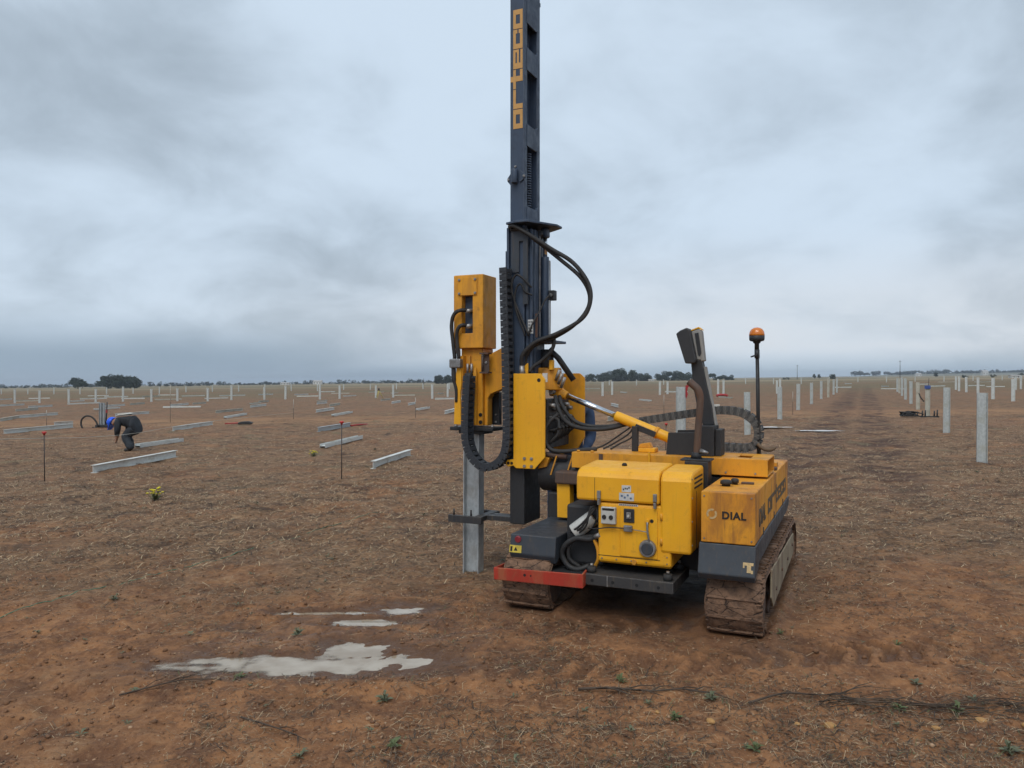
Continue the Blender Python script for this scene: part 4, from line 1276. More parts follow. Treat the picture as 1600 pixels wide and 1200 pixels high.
for z, pth in ((2.17, [(0.04, -0.10, 2.17), (-0.02, -0.185, 2.172), (-0.075, -0.20, 2.14), (-0.105, -0.19, 2.05), (-0.095, -0.18, 1.90), (-0.085, -0.17, 1.78)]),
               (2.045, [(0.03, -0.10, 2.045), (-0.01, -0.18, 2.05), (-0.045, -0.19, 2.02), (-0.062, -0.18, 1.95), (-0.052, -0.18, 1.86), (-0.047, -0.17, 1.78)])):
    hose(ham, pth, 0.016, n=7)
    part(MB().cone((0.045, -0.10, z), (0.005, -0.15, z), 0.02, 0.018, 10), 'hose_fitting', 'zinc_bolt', ham)
for u in (-0.088, -0.048):
    part(MB().cone((u, -0.17, 1.74), (u, -0.17, 1.86), 0.016, 0.014, 10), 'hose_fitting', 'zinc_bolt', ham)
part(box(-0.125, -0.02, -0.20, -0.13, 1.70, 1.775), 'manifold', 'fitting_metal', ham, 0.01)
part(MB().tube([(-0.10, -0.165, 1.71), (-0.095, -0.165, 1.60), (-0.075, -0.165, 1.52), (-0.075, -0.16, 1.42)], [0.02] * 6 + [0.014] * 16, 10, 5), 'hose', 'rubber', ham)
lo = part(box(-0.062, 0.135, -0.10, 0.10, 1.225, 1.862), 'hammer_guide', 'yellow_dirty', bevel=0.006)
part(MB().prism([(-0.062, 1.80), (-0.03, 1.80), (-0.026, 1.56), (-0.036, 1.50), (-0.030, 1.235), (-0.098, 1.235), (-0.090, 1.50), (-0.07, 1.75)], 'uz', -0.165, -0.150), 'guide_plate', 'yellow', lo, 0.003)
part(box(-0.03, -0.018, -0.15, -0.10, 1.24, 1.80), 'guide_web', 'yellow_dirty', lo)
part(MB().prism([(0.075, 1.70), (0.098, 1.70), (0.098, 1.235), (0.068, 1.235), (0.068, 1.64)], 'uz', -0.14, -0.125), 'guide_plate', 'yellow_dirty', lo, 0.003)
part(box(0.003, 0.03, -0.118, -0.101, 1.72, 1.80), 'chain_bracket', 'yellow_dirty', lo)
for u in (0.012, 0.05):
    part(MB().cone((u, -0.13, 1.66), (u, -0.13, 1.735), 0.012, 0.011, 8), 'hose_fitting', 'zinc_bolt', lo)
part(box(0.0, 0.062, -0.17, -0.12, 1.25, 1.66), 'hose_bundle', 'rubber', lo, 0.012)
br = part(box(0.137, 0.21, -0.13, -0.124, 1.665, 1.81), 'rusty_bracket', 'rusty_steel', lo, 0.003)
part(box(0.137, 0.214, -0.16, -0.09, 1.655, 1.668), 'bracket_shelf', 'rusty_steel', br)
part(box(0.137, 0.214, -0.16, -0.09, 1.812, 1.824), 'bracket_shelf', 'rusty_steel', br)
bolt(br, 0.185, -0.13, 1.745, 0.012)
bolt(br, 0.155, -0.13, 1.80, 0.012)
part(MB().cone((0.16, -0.15, 1.67), (0.16, -0.15, 1.80), 0.008, 0.008, 8), 'threaded_rod', 'rusty_steel', br)
for z in (1.315, 1.255):
    part(MB().cone((0.118, -0.101, z), (0.118, -0.106, z), 0.016, 0.016, 12), 'bolt_hole', 'deep_black', lo)
part(MB().prism([(0.02, 1.855), (0.15, 1.80), (0.33, 1.885), (0.392, 1.91), (0.392, 1.565), (0.235, 1.505), (0.185, 1.485), (0.162, 1.45), (0.158, 1.225), (0.02, 1.225)], 'uz', -0.055, 0.03), 'hammer_arm', 'yellow_dirty', bevel=0.006)
dl = part(box(0.14, 0.205, 0.07, 0.125, 1.225, 1.50), 'rear_guide', 'black_paint', bevel=0.004)
for z in (1.25, 1.31):
    bolt(dl, 0.175, 0.07, z, 0.009)
av = part(box(-0.165, 0.235, -0.115, 0.095, 1.182, 1.212), 'anvil_plate', 'black_paint', bevel=0.005)
part(box(-0.095, 0.14, -0.09, 0.085, 1.155, 1.182), 'pile_cap', 'black_paint', av, 0.004)
for u in (-0.135, 0.205):
    bolt(av, u, -0.06, 1.212, 0.016, 'z', t=0.014)

# ---- pile clamp at the mast foot
ck = part(box(-0.155, 0.155, -0.165, -0.135, 0.425, 0.485), 'pile_clamp', 'worn_black', bevel=0.004)
part(box(0.085, 0.155, -0.135, 0.16, 0.445, 0.487), 'clamp_jaw', 'worn_black', ck, 0.004)
part(box(-0.155, 0.155, 0.16, 0.19, 0.43, 0.485), 'clamp_jaw', 'worn_black', ck, 0.004)
part(box(0.155, 0.41, -0.06, 0.02, 0.446, 0.486), 'clamp_arm', 'worn_black', ck, 0.004)
part(box(0.155, 0.30, 0.03, 0.10, 0.45, 0.482), 'clamp_arm', 'worn_black', ck, 0.004)
for u in (-0.105, 0.055):
    part(MB().cone((u, -0.15, 0.485), (u, -0.15, 0.535), 0.008, 0.008, 8), 'bolt', 'worn_black', ck)

# ------------------------------------------------------------------ steel sections


def isection(h, b, t, flip=False):
    """outline of an I beam: h between the outer flange faces, b flange width"""
    a, c = h / 2, b / 2
    pts = [(-a, -c), (-a + t, -c), (-a + t, -t / 2), (a - t, -t / 2), (a - t, -c), (a, -c), (a, c), (a - t, c), (a - t, t / 2), (-a + t, t / 2), (-a + t, c), (-a, c)]
    return [(q, p) for p, q in pts] if flip else pts


def imesh(h=0.145, b=0.098, t=0.008, mat='galvanised', name='steel_section'):
    pts = isection(h, b, t)
    n = len(pts)
    vs = [(x, y, 0) for x, y in pts] + [(x, y, 1) for x, y in pts]
    fs = [(i, (i + 1) % n, n + (i + 1) % n, n + i) for i in range(n)]
    for o in (0, n):
        fs += [(o, o + 1, o + 2, o + 9, o + 10, o + 11), (o + 3, o + 4, o + 5, o + 6, o + 7, o + 8), (o + 2, o + 3, o + 8, o + 9)]
    me = MB().add(vs, fs).mesh(name)
    me.materials.append(MATS[mat])
    return me


I_GAL = imesh()
I_PALE = imesh(mat='galvanised_pale')
I_STAIN = imesh(mat='galvanised_stained')
I_POST = imesh(0.165, 0.085, 0.008, 'post_near')
I_FARPOST = imesh(0.19, 0.10, 0.012, 'post_zinc')
I_POST_ST = imesh(0.165, 0.085, 0.008, 'galvanised_stained')


def post(x, y, h, label, group, me=None, rz=None, tilt=0.006, name='steel_post'):
    o = bpy.data.objects.new(name, me or I_POST)
    COL.objects.link(o)
    o.location = (x, y, gz(x, y) - 0.25)
    o.scale = (1, 1, h + 0.25)
    o.rotation_euler = (random.gauss(0, tilt), random.gauss(0, tilt), -ROW_A if rz is None else rz)
    tag(o, label, 'post', group)
    return o


# the pile held under the hammer
o = bpy.data.objects.new('steel_pile', I_GAL)
COL.objects.link(o)
o.location = (MO[0] - 0.005, MO[1] - 0.003, -0.35)
o.rotation_euler = (0, R(0.35), -ROW_A)
o.scale = (1, 1, 1.155 + 0.35)
tag(o, 'galvanised I-section pile standing in the clamp under the yellow hammer', 'pile')

ROW1 = [(8.44, 13.79, 1.25), (11.87, 20.98, 1.24), (15.71, 29.03, 1.16), (19.18, 36.27, 1.27), (22.52, 43.34, 1.26), (26.11, 50.94, 1.40), (30.36, 59.77, 1.42), (34.51, 68.4, 1.34), (37.74, 75.21, 1.32)]
ROW2 = [(3.10, 14.1, 1.41), (6.65, 21.66, 1.21), (10.11, 28.98, 1.23), (13.6, 36.5, 1.25), (17.27, 44.28, 1.24), (21.75, 54.02, 1.28), (23.83, 57.87, 1.42), (27.93, 66.7, 1.31), (31.42, 74.29, 1.39)]
for i, (x, y, h) in enumerate(ROW1):
    lab = ['tall pale steel post standing alone nearest the right edge of the field',
           'pale steel post standing second back in the right-hand row',
           'steel post with blue painted top beside a black cable heap'][i] if i < 3 else '%s pale post back along the right-hand row beyond the black cable heap' % ORD[i - 3].capitalize()
    post(x, y, h, lab, 'posts in the right-hand row', I_POST_ST if i in (3, 2, 7) else I_POST)
for i, (x, y, h) in enumerate(ROW2):
    lab = 'pale steel post behind the black lever column with red tape at its top' if i == 0 else 'pale steel post seen through the loop of the drag chain by the beacon' if i == 1 else '%s pale post beyond the beacon in the row left of the muddy lane' % ORD[i - 2].capitalize()
    post(x, y, h, lab, 'posts in the row behind the machine', I_POST_ST if i == 6 else I_POST)
FRONT = [(-47.29, 73.03, 1.34), (-44.14, 71.72, 1.2), (-41.28, 71.52, 1.28), (-38.74, 71.45, 1.25), (-37.56, 74.12, 1.45), (-33.45, 71.22, 1.19), (-31.62, 72.55, 1.21), (-28.12, 70.95, 1.24), (-27.49, 75.23, 1.45), (-24.13, 74.81, 1.22), (-22.15, 75.06, 1.31), (-18.29, 73.13, 1.45), (-16.82, 74.9, 1.31), (-13.42, 75.75, 1.26), (-12.03, 77.78, 1.3), (-7.26, 69.95, 1.31), (-6.5, 77.59, 1.36), (8.46, 71.72, 1.31), (10.03, 76.93, 1.35), (14.28, 74.16, 1.3), (15.53, 76.68, 1.28), (19.8, 73.77, 1.45), (21.04, 76.39, 1.34), (25.31, 73.35, 1.28), (26.56, 76.07, 1.39)]
for i, (x, y, h) in enumerate(FRONT):
    lab = '%s post from the left in the long line across the middle of the field' % ORD[i].capitalize() if i < 17 else '%s mid-field post to the right of the yellow far plate' % ORD[i - 17].capitalize()
    post(x, y, h, lab, 'posts across the middle of the field', I_FARPOST)
RIGHT = [(46.88, 81.11, 1.42), (43.43, 74.61, 1.43), (40.75, 68.87, 1.38), (38.07, 62.74, 1.33), (30.52, 48.73, 1.34), (29.28, 44.87, 1.31), (50.7, 77.3, 1.35), (53.14, 80.2, 1.45)]
for i, (x, y, h) in enumerate(sorted(RIGHT, key=lambda q: q[0] / q[1])):
    post(x, y, h, '%s post from the left in the cluster by the right edge of the field' % ORD[i].capitalize(), 'posts by the right edge', I_FARPOST)
FAR = [(-106.18, 159.65, 1.1), (-96.49, 153.05, 1.1), (-87.78, 147.11, 1.35), (-79.63, 141.55, 1.18), (-71.98, 136.34, 1.25), (-69.65, 141.16, 1.1), (-62.47, 136.04, 1.25), (-64.54, 151.99, 1.14), (-61.63, 158.01, 1.32), (-56.17, 157.85, 1.38), (-46.88, 145.72, 1.45), (-43.51, 151.32, 1.39), (-36.85, 145.44, 1.33), (-35.93, 163.91, 1.23), (-28.97, 156.96, 1.18), (-24.59, 163.48, 1.23), (-18.14, 156.56, 1.17), (-12.27, 150.28, 1.25), (24.56, 193.93, 1.29), (29.83, 184.05, 1.38), (38.06, 192.71, 1.28), (47.05, 202.36, 1.45), (55.29, 181.77, 1.36), (58.85, 172.87, 1.3), (62.08, 164.8, 1.37), (81.81, 197.93, 1.45), (88.64, 196.79, 1.45), (90.76, 186.17, 1.4), (102.07, 194.42, 1.45), (103.47, 183.94, 1.38), (115.2, 191.87, 1.44), (127.99, 200.51, 1.45)]
for i, (x, y, h) in enumerate(FAR):
    post(x, y, h, '%s small far post from the left in the line at the back of the field' % ORD[i].capitalize(), 'far posts at the back of the field', I_FARPOST, tilt=0.01)

BEAMS = [(-7.6, 13.92, -7.28, 16.62), (-9.39, 19.25, -9.24, 21.44), (-17.15, 25.91, -16.78, 29.34), (-18.74, 31.43, -18.47, 32.3), (-11.56, 26.16, -11.67, 29.92), (-6.28, 24.86, -5.88, 27.88), (-4.63, 18.76, -4.26, 21.56), (-2.55, 14.08, -2.21, 16.69), (-23.7, 35.55, -24.95, 38.88), (-24.95, 38.88, -25.17, 42.54), (-31.59, 48.85, -32.61, 53.53), (-36.05, 57.22, -35.87, 59.94), (-41.29, 61.93, -41.36, 65.13), (-51.0, 78.96, -52.44, 84.57), (-60.95, 91.42, -61.75, 94.86), (-36.62, 63.3, -35.91, 64.69), (-43.51, 75.66, -43.71, 78.04), (-58.41, 93.19, -61.25, 101.37), (-50.09, 89.03, -48.86, 89.92), (-30.12, 56.46, -29.84, 59.18), (-26.18, 48.17, -26.32, 51.43), (-20.14, 38.98, -20.2, 42.74), (-30.29, 60.87, -30.79, 64.37), (-41.3, 81.91, -42.57, 88.22), (-53.54, 100.84, -51.71, 101.71), (-63.47, 114.87, -61.49, 116.0), (-37.16, 79.91, -35.06, 81.52), (-51.12, 111.94, -51.92, 117.33), (-47.98, 99.6, -47.25, 103.08), (-42.23, 98.2, -40.42, 101.04), (-32.0, 79.99, -30.29, 81.87), (-24.19, 54.34, -24.49, 58.64), (-22.15, 50.04, -23.02, 55.24), (-25.14, 60.44, -25.47, 63.94), (-16.21, 41.99, -15.95, 45.45), (-13.3, 35.61, -13.64, 39.34), (-37.91, 99.54, -35.51, 102.19), (-33.26, 100.78, -32.44, 104.62), (-21.08, 63.88, -21.15, 66.77), (-19.31, 56.65, -19.47, 58.98), (-17.27, 50.67, -17.45, 54.54), (-28.26, 99.73, -27.36, 103.56), (-23.68, 85.85, -23.86, 92.97), (-16.11, 63.57, -16.23, 67.6), (-14.27, 56.15, -14.28, 59.27), (-12.18, 51.28, -12.32, 55.38), (-10.27, 40.26, -10.1, 43.6), (-8.45, 36.22, -8.22, 39.29), (-30.82, 125.38, -31.03, 132.52), (-23.28, 100.84, -24.01, 111.21), (-18.13, 82.71, -17.45, 87.26), (-10.96, 64.13, -10.62, 67.07), (-8.81, 56.21, -8.61, 59.39), (-11.83, 80.66, -11.8, 87.36), (-6.92, 51.23, -6.88, 54.67), (-5.0, 40.3, -4.76, 44.24), (-3.16, 36.09, -2.65, 40.82), (-5.45, 63.54, -5.5, 70.26), (-9.03, 93.42, -8.62, 97.58), (-15.8, 100.32, -15.39, 104.91), (-20.84, 111.62, -18.82, 112.93), (9.55, 57.31, 9.71, 52.96), (5.78, 44.71, 5.76, 41.66), (12.29, 86.77, 12.39, 82.57), (12.8, 127.99, 13.4, 122.77), (17.39, 87.32, 18.45, 86.48), (16.7, 61.83, 16.65, 57.59), (3.48, 27.87, 4.15, 29.96), (53.63, 111.54, 52.81, 107.41), (43.52, 90.51, 44.65, 89.3), (64.0, 147.69, 67.47, 151.32), (40.26, 94.0, 50.48, 116.27), (64.79, 118.51, 52.75, 94.05), (94.05, 169.72, 91.16, 157.86), (63.64, 107.26, 61.51, 99.74), (96.03, 159.83, 89.72, 143.55), (60.21, 96.84, 56.76, 89.04), (70.47, 132.75, 68.61, 127.25)]
NEAR_LAB = ['Pale I-beam lying alone on the soil nearest the camera at the far left',
            'Grey beam lying flat just behind the feet of the bending worker',
            'Long beam lying at the left edge of the field in front of a short one',
            'Short beam end lying just behind the long beam at the left edge',
            'I-beam lying right of the bending worker with its pale top flange showing',
            'Grey beam lying behind the middle red-capped stake with a red strip at its end',
            'Open channel-like beam lying behind the middle red-capped stake nearer the camera',
            'Nearest I-beam lying left of the hammer pile with pale top flange']


def beam(p, q, label, me, side, lift=0.0):
    d = Vector((q[0] - p[0], q[1] - p[1]))
    o = bpy.data.objects.new('steel_beam', me)
    COL.objects.link(o)
    hh = 0.049 if side else 0.0725
    z0, z1 = gz(*p) + hh + lift, gz(*q) + hh + lift
    dirv = Vector((d.x, d.y, z1 - z0))
    ln = dirv.length
    zax = dirv.normalized()
    upv = Vector((0, 0, 1))
    lat = upv.cross(zax).normalized()
    up2 = zax.cross(lat)
    xa, ya = (lat, up2) if side else (up2, -lat)
    M = Matrix((xa, ya, zax)).transposed().to_4x4()
    M.translation = Vector((p[0], p[1], z0))
    o.matrix_world = M @ Matrix.Diagonal((1, 1, ln, 1))
    tag(o, label, 'beam', 'steel beams lying on the field', 'thing')
    return o


rest = []
for i, (x0, y0, x1, y1) in enumerate(BEAMS):
    ln = math.hypot(x1 - x0, y1 - y0)
    if ln > 5.2:                    # seen too flat to give its far end: lies across, 3 m long or a little more
        my = (y0 + y1) / 2
        xa, xb = x0 / y0 * my, x1 / y1 * my
        c = (xa + xb) / 2
        hl = min(max(abs(xb - xa) / 2, 1.2), 1.9)
        x0, x1, y0, y1 = c - hl, c + hl, my - 0.2, my + 0.2
    elif ln > 3.9:
        k = 3.7 / ln
        x1, y1 = x0 + (x1 - x0) * k, y0 + (y1 - y0) * k
    elif 9 < i and ln < 2.4:
        k = 2.8 / ln
        x1, y1 = x0 + (x1 - x0) * k, y0 + (y1 - y0) * k
    if i < 8:
        beam((x0, y0), (x1, y1), NEAR_LAB[i], I_GAL if i in (5,) else I_PALE, i in (1, 6))
    else:
        rest.append((x0, y0, x1, y1))
BANDS = [(0, 49, 'lying just beyond the sandy cross track'), (49, 64, 'lying in the nearer strip before the long post line'), (64, 84, 'lying among the posts of the long middle line'), (84, 104, 'lying in the strip right behind the long post line'), (104, 999, 'lying near the back line of far posts')]
for lo_, hi_, txt in BANDS:
    grp = sorted([b_ for b_ in rest if lo_ <= b_[1] < hi_], key=lambda b_: b_[0] / b_[1])
    for k, (x0, y0, x1, y1) in enumerate(grp):
        beam((x0, y0), (x1, y1), '%s pale beam from the left %s' % (ORD[k].capitalize(), txt), random.choice([I_PALE, I_PALE, I_PALE, I_STAIN]), random.random() < 0.4, random.choice([0, 0.01, 0.05]))

# ------------------------------------------------------------------ stakes, lines, small gear on the field
for x, y, h, lab in [(-7.85, 12.89, 0.82, 'thin rusty stake with red cap standing at the left near the lone beam'),
                     (-2.79, 12.57, 0.94, 'thin rusty stake with red cap standing in front of the two middle beams'),
                     (3.37, 16.83, 0.63, 'thin stake with red cap seen above the tilt cylinder')]:
    st = MB().cone((0, 0, -0.1), (0.004, 0, h - 0.02), 0.009, 0.008, 8).build('marker_stake', 'stake_steel')
    st.location = (x, y, gz(x, y))
    st.rotation_euler = (random.gauss(0, 0.01), random.gauss(0, 0.01), 0)
    tag(st, lab, 'stake', 'red-capped stakes')
    MB().lathe((0.004, 0, h - 0.045), [(0.016, 0), (0.018, 0.02), (0.036, 0.03), (0.036, 0.05), (0.02, 0.058)], 14).build('cap', 'red_cap', st)
for i, (x, y, h) in enumerate([(-18.79, 31.0, 0.65), (-14.4, 32.36, 1.62), (-9.63, 33.84, 0.87), (-4.22, 33.61, 0.9), (6.44, 32.55, 0.92), (11.8, 32.27, 0.97)]):
    st = MB().cone((0, 0, -0.1), (0, 0, h * 0.55), 0.009, 0.009, 6).build('survey_peg', 'stake_steel')
    st.location = (x, y, gz(x, y))
    lab = ['thin short peg standing at the left edge of the sandy track', 'tallest thin peg standing behind and right of the bending worker', 'thin peg with pale top standing on the sandy track left of the tripod', 'thin peg with pale top standing on the sandy track near the hammer', 'thin peg with pale top seen above the tilt cylinder', 'thin peg with pale top standing right of the beacon pole'][i]
    tag(st, lab, 'peg', 'thin survey pegs')
    MB().cone((0, 0, h * 0.55), (0, 0, h), 0.011, 0.011, 6).build('peg_top', 'stake_white', st)

pts = [(-13.5, 14.2, 0.70), (-10.2, 15.3, 0.68), (-8.2, 16.0, 0.62), (-6.9, 19.5, 0.5), (-6.6, 24.0, 0.35)]
sl_ = MB().tube([(-9.9, 11.6, 0.78 + SLOPE * -9.9), (-8.6, 13.0, 0.71 + SLOPE * -8.6), (-8.15, 16.0, 0.56 + SLOPE * -8.15), (-8.9, 22.0, 0.50 + SLOPE * -8.9), (-9.6, 33.7, 0.30 + SLOPE * -9.6)], 0.0045, 5, 6)
tag(sl_.build('string_line', 'string_white'), 'pale string line stretched past the knees of the bending worker', 'string')
gp = [(-3.9, 4.9), (-3.55, 5.31), (-3.37, 5.86), (-3.16, 6.32), (-2.8, 6.85), (-2.4, 7.79), (-1.91, 8.81), (-1.6, 9.5)]
gpp = spline([Vector((x, y, 0)) for x, y in gp], 10)
tag(MB().tube([(p.x, p.y, gz(p.x, p.y) + 0.001) for p in gpp], 0.0042, 5).build('string_line', 'string_green'), 'green string lying slack across the soil at the lower left', 'string')

# tripod
tx, ty = -12.61, 72.72
tp = empty('survey_tripod', (tx, ty, gz(tx, ty)))
tag(tp, 'yellow survey tripod with a dark instrument standing between the mid-field posts', 'tripod')
for a_ in (0.4, 2.5, 4.6):
    MB().tube([(0.03 * math.cos(a_), 0.03 * math.sin(a_), 0.78), (0.42 * math.cos(a_), 0.42 * math.sin(a_), -0.02)], [0.035, 0.022], 6).build('leg', 'tripod_wood', tp)
MB().lathe((0, 0, 0.76), [(0.08, 0), (0.08, 0.04), (0.05, 0.05), (0.07, 0.08), (0.07, 0.2), (0.04, 0.24)], 12).build('instrument', 'black_paint', tp)

# hose arch and the upright frame behind the worker
b = MB().tube([(-0.30, 0.0, -0.02), (-0.36, 0, 0.14), (-0.33, 0, 0.33), (-0.18, 0, 0.45), (0.02, 0, 0.43), (0.18, 0, 0.28), (0.26, 0, 0.10), (0.20, 0, 0.02), (0.06, 0.02, 0.02)], 0.032, 10, 7)
o = b.build('black_hose', 'rubber')
o.location = (-15.86, 28.9, gz(-15.86, 28.9))
tag(o, 'black ribbed hose standing in an arch left of the bending worker', 'hose')
fr = empty('steel_stand', (-15.52, 29.08, gz(-15.52, 29.08)))
tag(fr, 'grey twin-upright steel stand with a black base behind the worker in blue helmet', 'stand')
for dx in (-0.06, 0.06):
    o = bpy.data.objects.new('upright', I_GAL)
    COL.objects.link(o)
    o.parent = fr
    o.scale = (0.55, 1, 0.93)
    o.location = (dx, 0, 0)
box(-0.22, 0.32, -0.12, 0.12, 0.0, 0.10).build('base', 'black_paint', fr, 0.02)
MB().tube([(0.14, 0, 0.08), (0.16, 0, 0.5), (0.19, 0, 0.95)], [0.03, 0.025, 0.02], 8).build('handle', 'black_paint', fr)
box(0.15, 0.19, -0.03, 0.03, 0.55, 0.66).build('red_grip', 'plastic_red', fr)

# dark tool with red handle on the ground, red strip at the beam end, red tape, white bits
tl = empty('hand_tool', (-10.5, 29.6, gz(-10.5, 29.6)), R(6))
tag(tl, 'dark hand tool with a red handle lying on the soil right of the worker', 'tool')
MB().tube([(-0.55, 0, 0.03), (-0.1, 0, 0.05), (0.0, 0, 0.05)], 0.025, 8, 3).build('handle', 'plastic_red', tl)
MB().prism([(-0.05, 0.0), (0.45, 0.0), (0.5, 0.06), (0.35, 0.12), (0.1, 0.11), (-0.05, 0.07)], 'uz', -0.1, 0.1).build('tool_head', 'black_paint', tl, 0.02)
o = MB().tube([(0, 0, 0.03), (0.25, 0.3, 0.05), (0.45, 0.9, 0.03)], 0.03, 6, 4).build('red_strip', 'plastic_red')
o.location = (-5.85, 27.8, gz(-5.85, 27.8))
tag(o, 'red plastic strip lying off the far end of the middle grey beam', 'strip')
tpx, tpy = 3.10, 14.1
o = MB().prism([(0.085, 1.43), (0.15, 1.46), (0.17, 1.43), (0.13, 1.40), (0.115, 1.33), (0.13, 1.27), (0.10, 1.20), (0.085, 1.24)], 'uz', -0.01, 0.01).build('red_tape', 'plastic_red')
o.location = (tpx, tpy, gz(tpx, tpy))
o.rotation_euler = (0, 0, -ROW_A)
tag(o, 'red tape fluttering from the post behind the black lever column', 'tape')
o = MB().tube([(-0.45, 0, 0.06), (-0.3, 0, 0.16), (0.25, 0, 0.17), (0.45, 0, 0.08)], 0.10, 8, 3).build('red_sack', 'plastic_red')
o.location = (17.5, 64.0, gz(17.5, 64.0))
tag(o, 'small red sack lying on the field between lever column and beacon', 'sack')
o = MB().prism([(-0.06, 0), (0.05, 0.0), (0.09, 0.16), (0.05, 0.34), (-0.02, 0.30), (-0.08, 0.12)], 'uz', -0.05, 0.05).build('white_bag', 'plastic_white', None, 0.02)
o.location = (8.8, 35.5, gz(8.8, 35.5))
tag(o, 'crumpled white bag standing on the soil left of the taped post', 'bag')
o = box(-0.14, 0.14, -0.1, 0.1, 0, 0.14).build('white_box', 'plastic_white', None, 0.015)
o.location = (11.2, 42.0, gz(11.2, 42.0))
tag(o, 'small white box lying right of the black lever column', 'box')

# black cable heap and clamps at the third post of the right-hand row
hp = empty('cable_heap', (15.1, 29.0, gz(15.1, 29.0)))
tag(hp, 'heap of black cable lying at the foot of the blue-topped post', 'cable')
for k in range(18):
    r_ = random.uniform(0.12, 0.28)
    cx_ = random.uniform(-0.25, 0.15)
    tl_ = random.uniform(0.2, 0.7)
    MB().tube([(cx_ + r_ * math.cos(a_), 0.15 * math.sin(a_ * 1.3 + k), 0.05 + 0.13 * (1 + math.sin(a_ + k)) * tl_) for a_ in np.linspace(0, 6.2, 20)], 0.02, 6).build('coil', 'rubber', hp)
gp_ = empty('post_clamp', (15.71, 29.0, gz(15.71, 29.0)))
tag(gp_, 'black clamp with upright pins round the foot of the blue-topped post', 'clamp')
box(-0.32, 0.34, -0.16, -0.08, 0.0, 0.06).build('base_bar', 'black_paint', gp_)
for dx, h in ((-0.28, 0.27), (-0.17, 0.28), (0.17, 0.26), (0.28, 0.30)):
    MB().cone((dx, -0.12, 0.05), (dx + 0.01, -0.12, h), 0.028, 0.026, 8).build('pin', 'black_paint', gp_)
MB().tube([(-0.22, -0.14, 0.6), (-0.35, -0.15, 0.75), (-0.42, -0.14, 0.92)], 0.022, 6, 4).build('hose', 'rubber', gp_)
o = box(-0.10, 0.10, -0.055, 0.055, 0, 0.13).build('blue_tape', 'blue_paint', None, 0.01)
o.location = (15.71, 29.03, gz(15.71, 29.03) + 1.08)
o.rotation_euler = (0, 0, -ROW_A)
tag(o, 'blue tape wrapped round the top of the post by the cable heap', 'tape')
o = MB().cone((0, 0, 0), (0.02, 0, 0.35), 0.012, 0.006, 6).build('thin_rod', 'stake_steel')
o.location = (15.74, 29.03, gz(15.71, 29.03) + 1.15)
tag(o, 'thin rod sticking up from the blue-topped post', 'rod')
# far poles
for x, y, h, lab in [(166.0, 447.0, 8.5, 'thin utility pole standing on the horizon right of the beacon'), (192.0, 380.0, 9.0, 'tall thin pole rising from the horizon above the right-hand row of posts'), (110.0, 450.0, 6.5, 'thin pole on the horizon above the beacon loop left of the beacon')]:
    o = MB().cone((0, 0, -0.3), (0, 0, h), 0.16, 0.10, 8).build('utility_pole', 'stake_steel')
    o.location = (x, y, SLOPE * x)
    tag(o, lab, 'pole', 'far utility poles')
    box(-0.6, 0.6, -0.06, 0.06, h - 0.7, h - 0.55).build('crossarm', 'stake_steel', o)


# ------------------------------------------------------------------ people
def skin_body(name, joints, edges, mats, pick, loc, rz):
    me = bpy.data.meshes.new(name)
    names = list(joints)
    me.from_pydata([joints[n][0] for n in names], [(names.index(a), names.index(b_)) for a, b_ in edges and []] or [(names.index(a), names.index(b_)) for a, b_ in edges], [])
    o = bpy.data.objects.new(name, me)
    COL.objects.link(o)
    sk = o.modifiers.new('skin', 'SKIN')
    sk.use_smooth_shade = True
    if not me.skin_vertices:
        bm = bmesh.new()
        bm.from_mesh(me)
        bm.verts.layers.skin.verify()
        bm.to_mesh(me)
        bm.free()
    for i, n in enumerate(names):
        r = joints[n][1]
        me.skin_vertices[0].data[i].radius = r if isinstance(r, tuple) else (r, r)
        me.skin_vertices[0].data[i].use_root = (n == 'pelvis')
    ss = o.modifiers.new('sub', 'SUBSURF')
    ss.levels = ss.render_levels = 2
    dg = bpy.context.evaluated_depsgraph_get()
    m2 = bpy.data.meshes.new_from_object(o.evaluated_get(dg))
    bpy.data.objects.remove(o)
    m2.name = name
    m2.materials.clear()
    for m_ in mats:
        m2.materials.append(MATS[m_])
    for p in m2.polygons:
        p.use_smooth = True
        p.material_index = pick(p.center)
    # cloth folds
    co = np.zeros(len(m2.vertices) * 3)
    m2.vertices.foreach_get('co', co)
    co = co.reshape(-1, 3)
    nr = np.zeros(len(m2.vertices) * 3)
    m2.vertices.foreach_get('normal', nr)
    nr = nr.reshape(-1, 3)
    d = (fbm(co[:, 0] * 9 + co[:, 1] * 5, co[:, 2] * 16 + co[:, 1] * 4, 3) - 0.5) * 0.03
    m2.vertices.foreach_set('co', (co + nr * d[:, None]).ravel())
    m2.update()
    o = bpy.data.objects.new(name, m2)
    COL.objects.link(o)
    o.location = loc
    o.rotation_euler = (0, 0, rz)
    return o


def fingers(J, E, wrist, palm, base, side, down=True):
    """five short chains rooted in the palm"""
    bx, by, bz = base
    for k in range(4):
        off = (k - 1.5) * 0.022
        a, b_ = 'f%s%d' % (side, k), 'g%s%d' % (side, k)
        ln = (0.075, 0.085, 0.08, 0.065)[k]
        J[a] = ((bx - 0.005, by + off, bz - 0.05), 0.0095)
        J[b_] = ((bx - 0.02, by + off, bz - 0.05 - ln * 0.8), 0.008)
        E += [(palm, a), (a, b_)]
    J['t' + side] = ((bx - 0.04, by - (0.03 if side == 'l' else -0.03), bz - 0.02), 0.011)
    J['s' + side] = ((bx - 0.06, by - (0.035 if side == 'l' else -0.035), bz - 0.06), 0.009)
    E += [(palm, 't' + side), ('t' + side, 's' + side)]


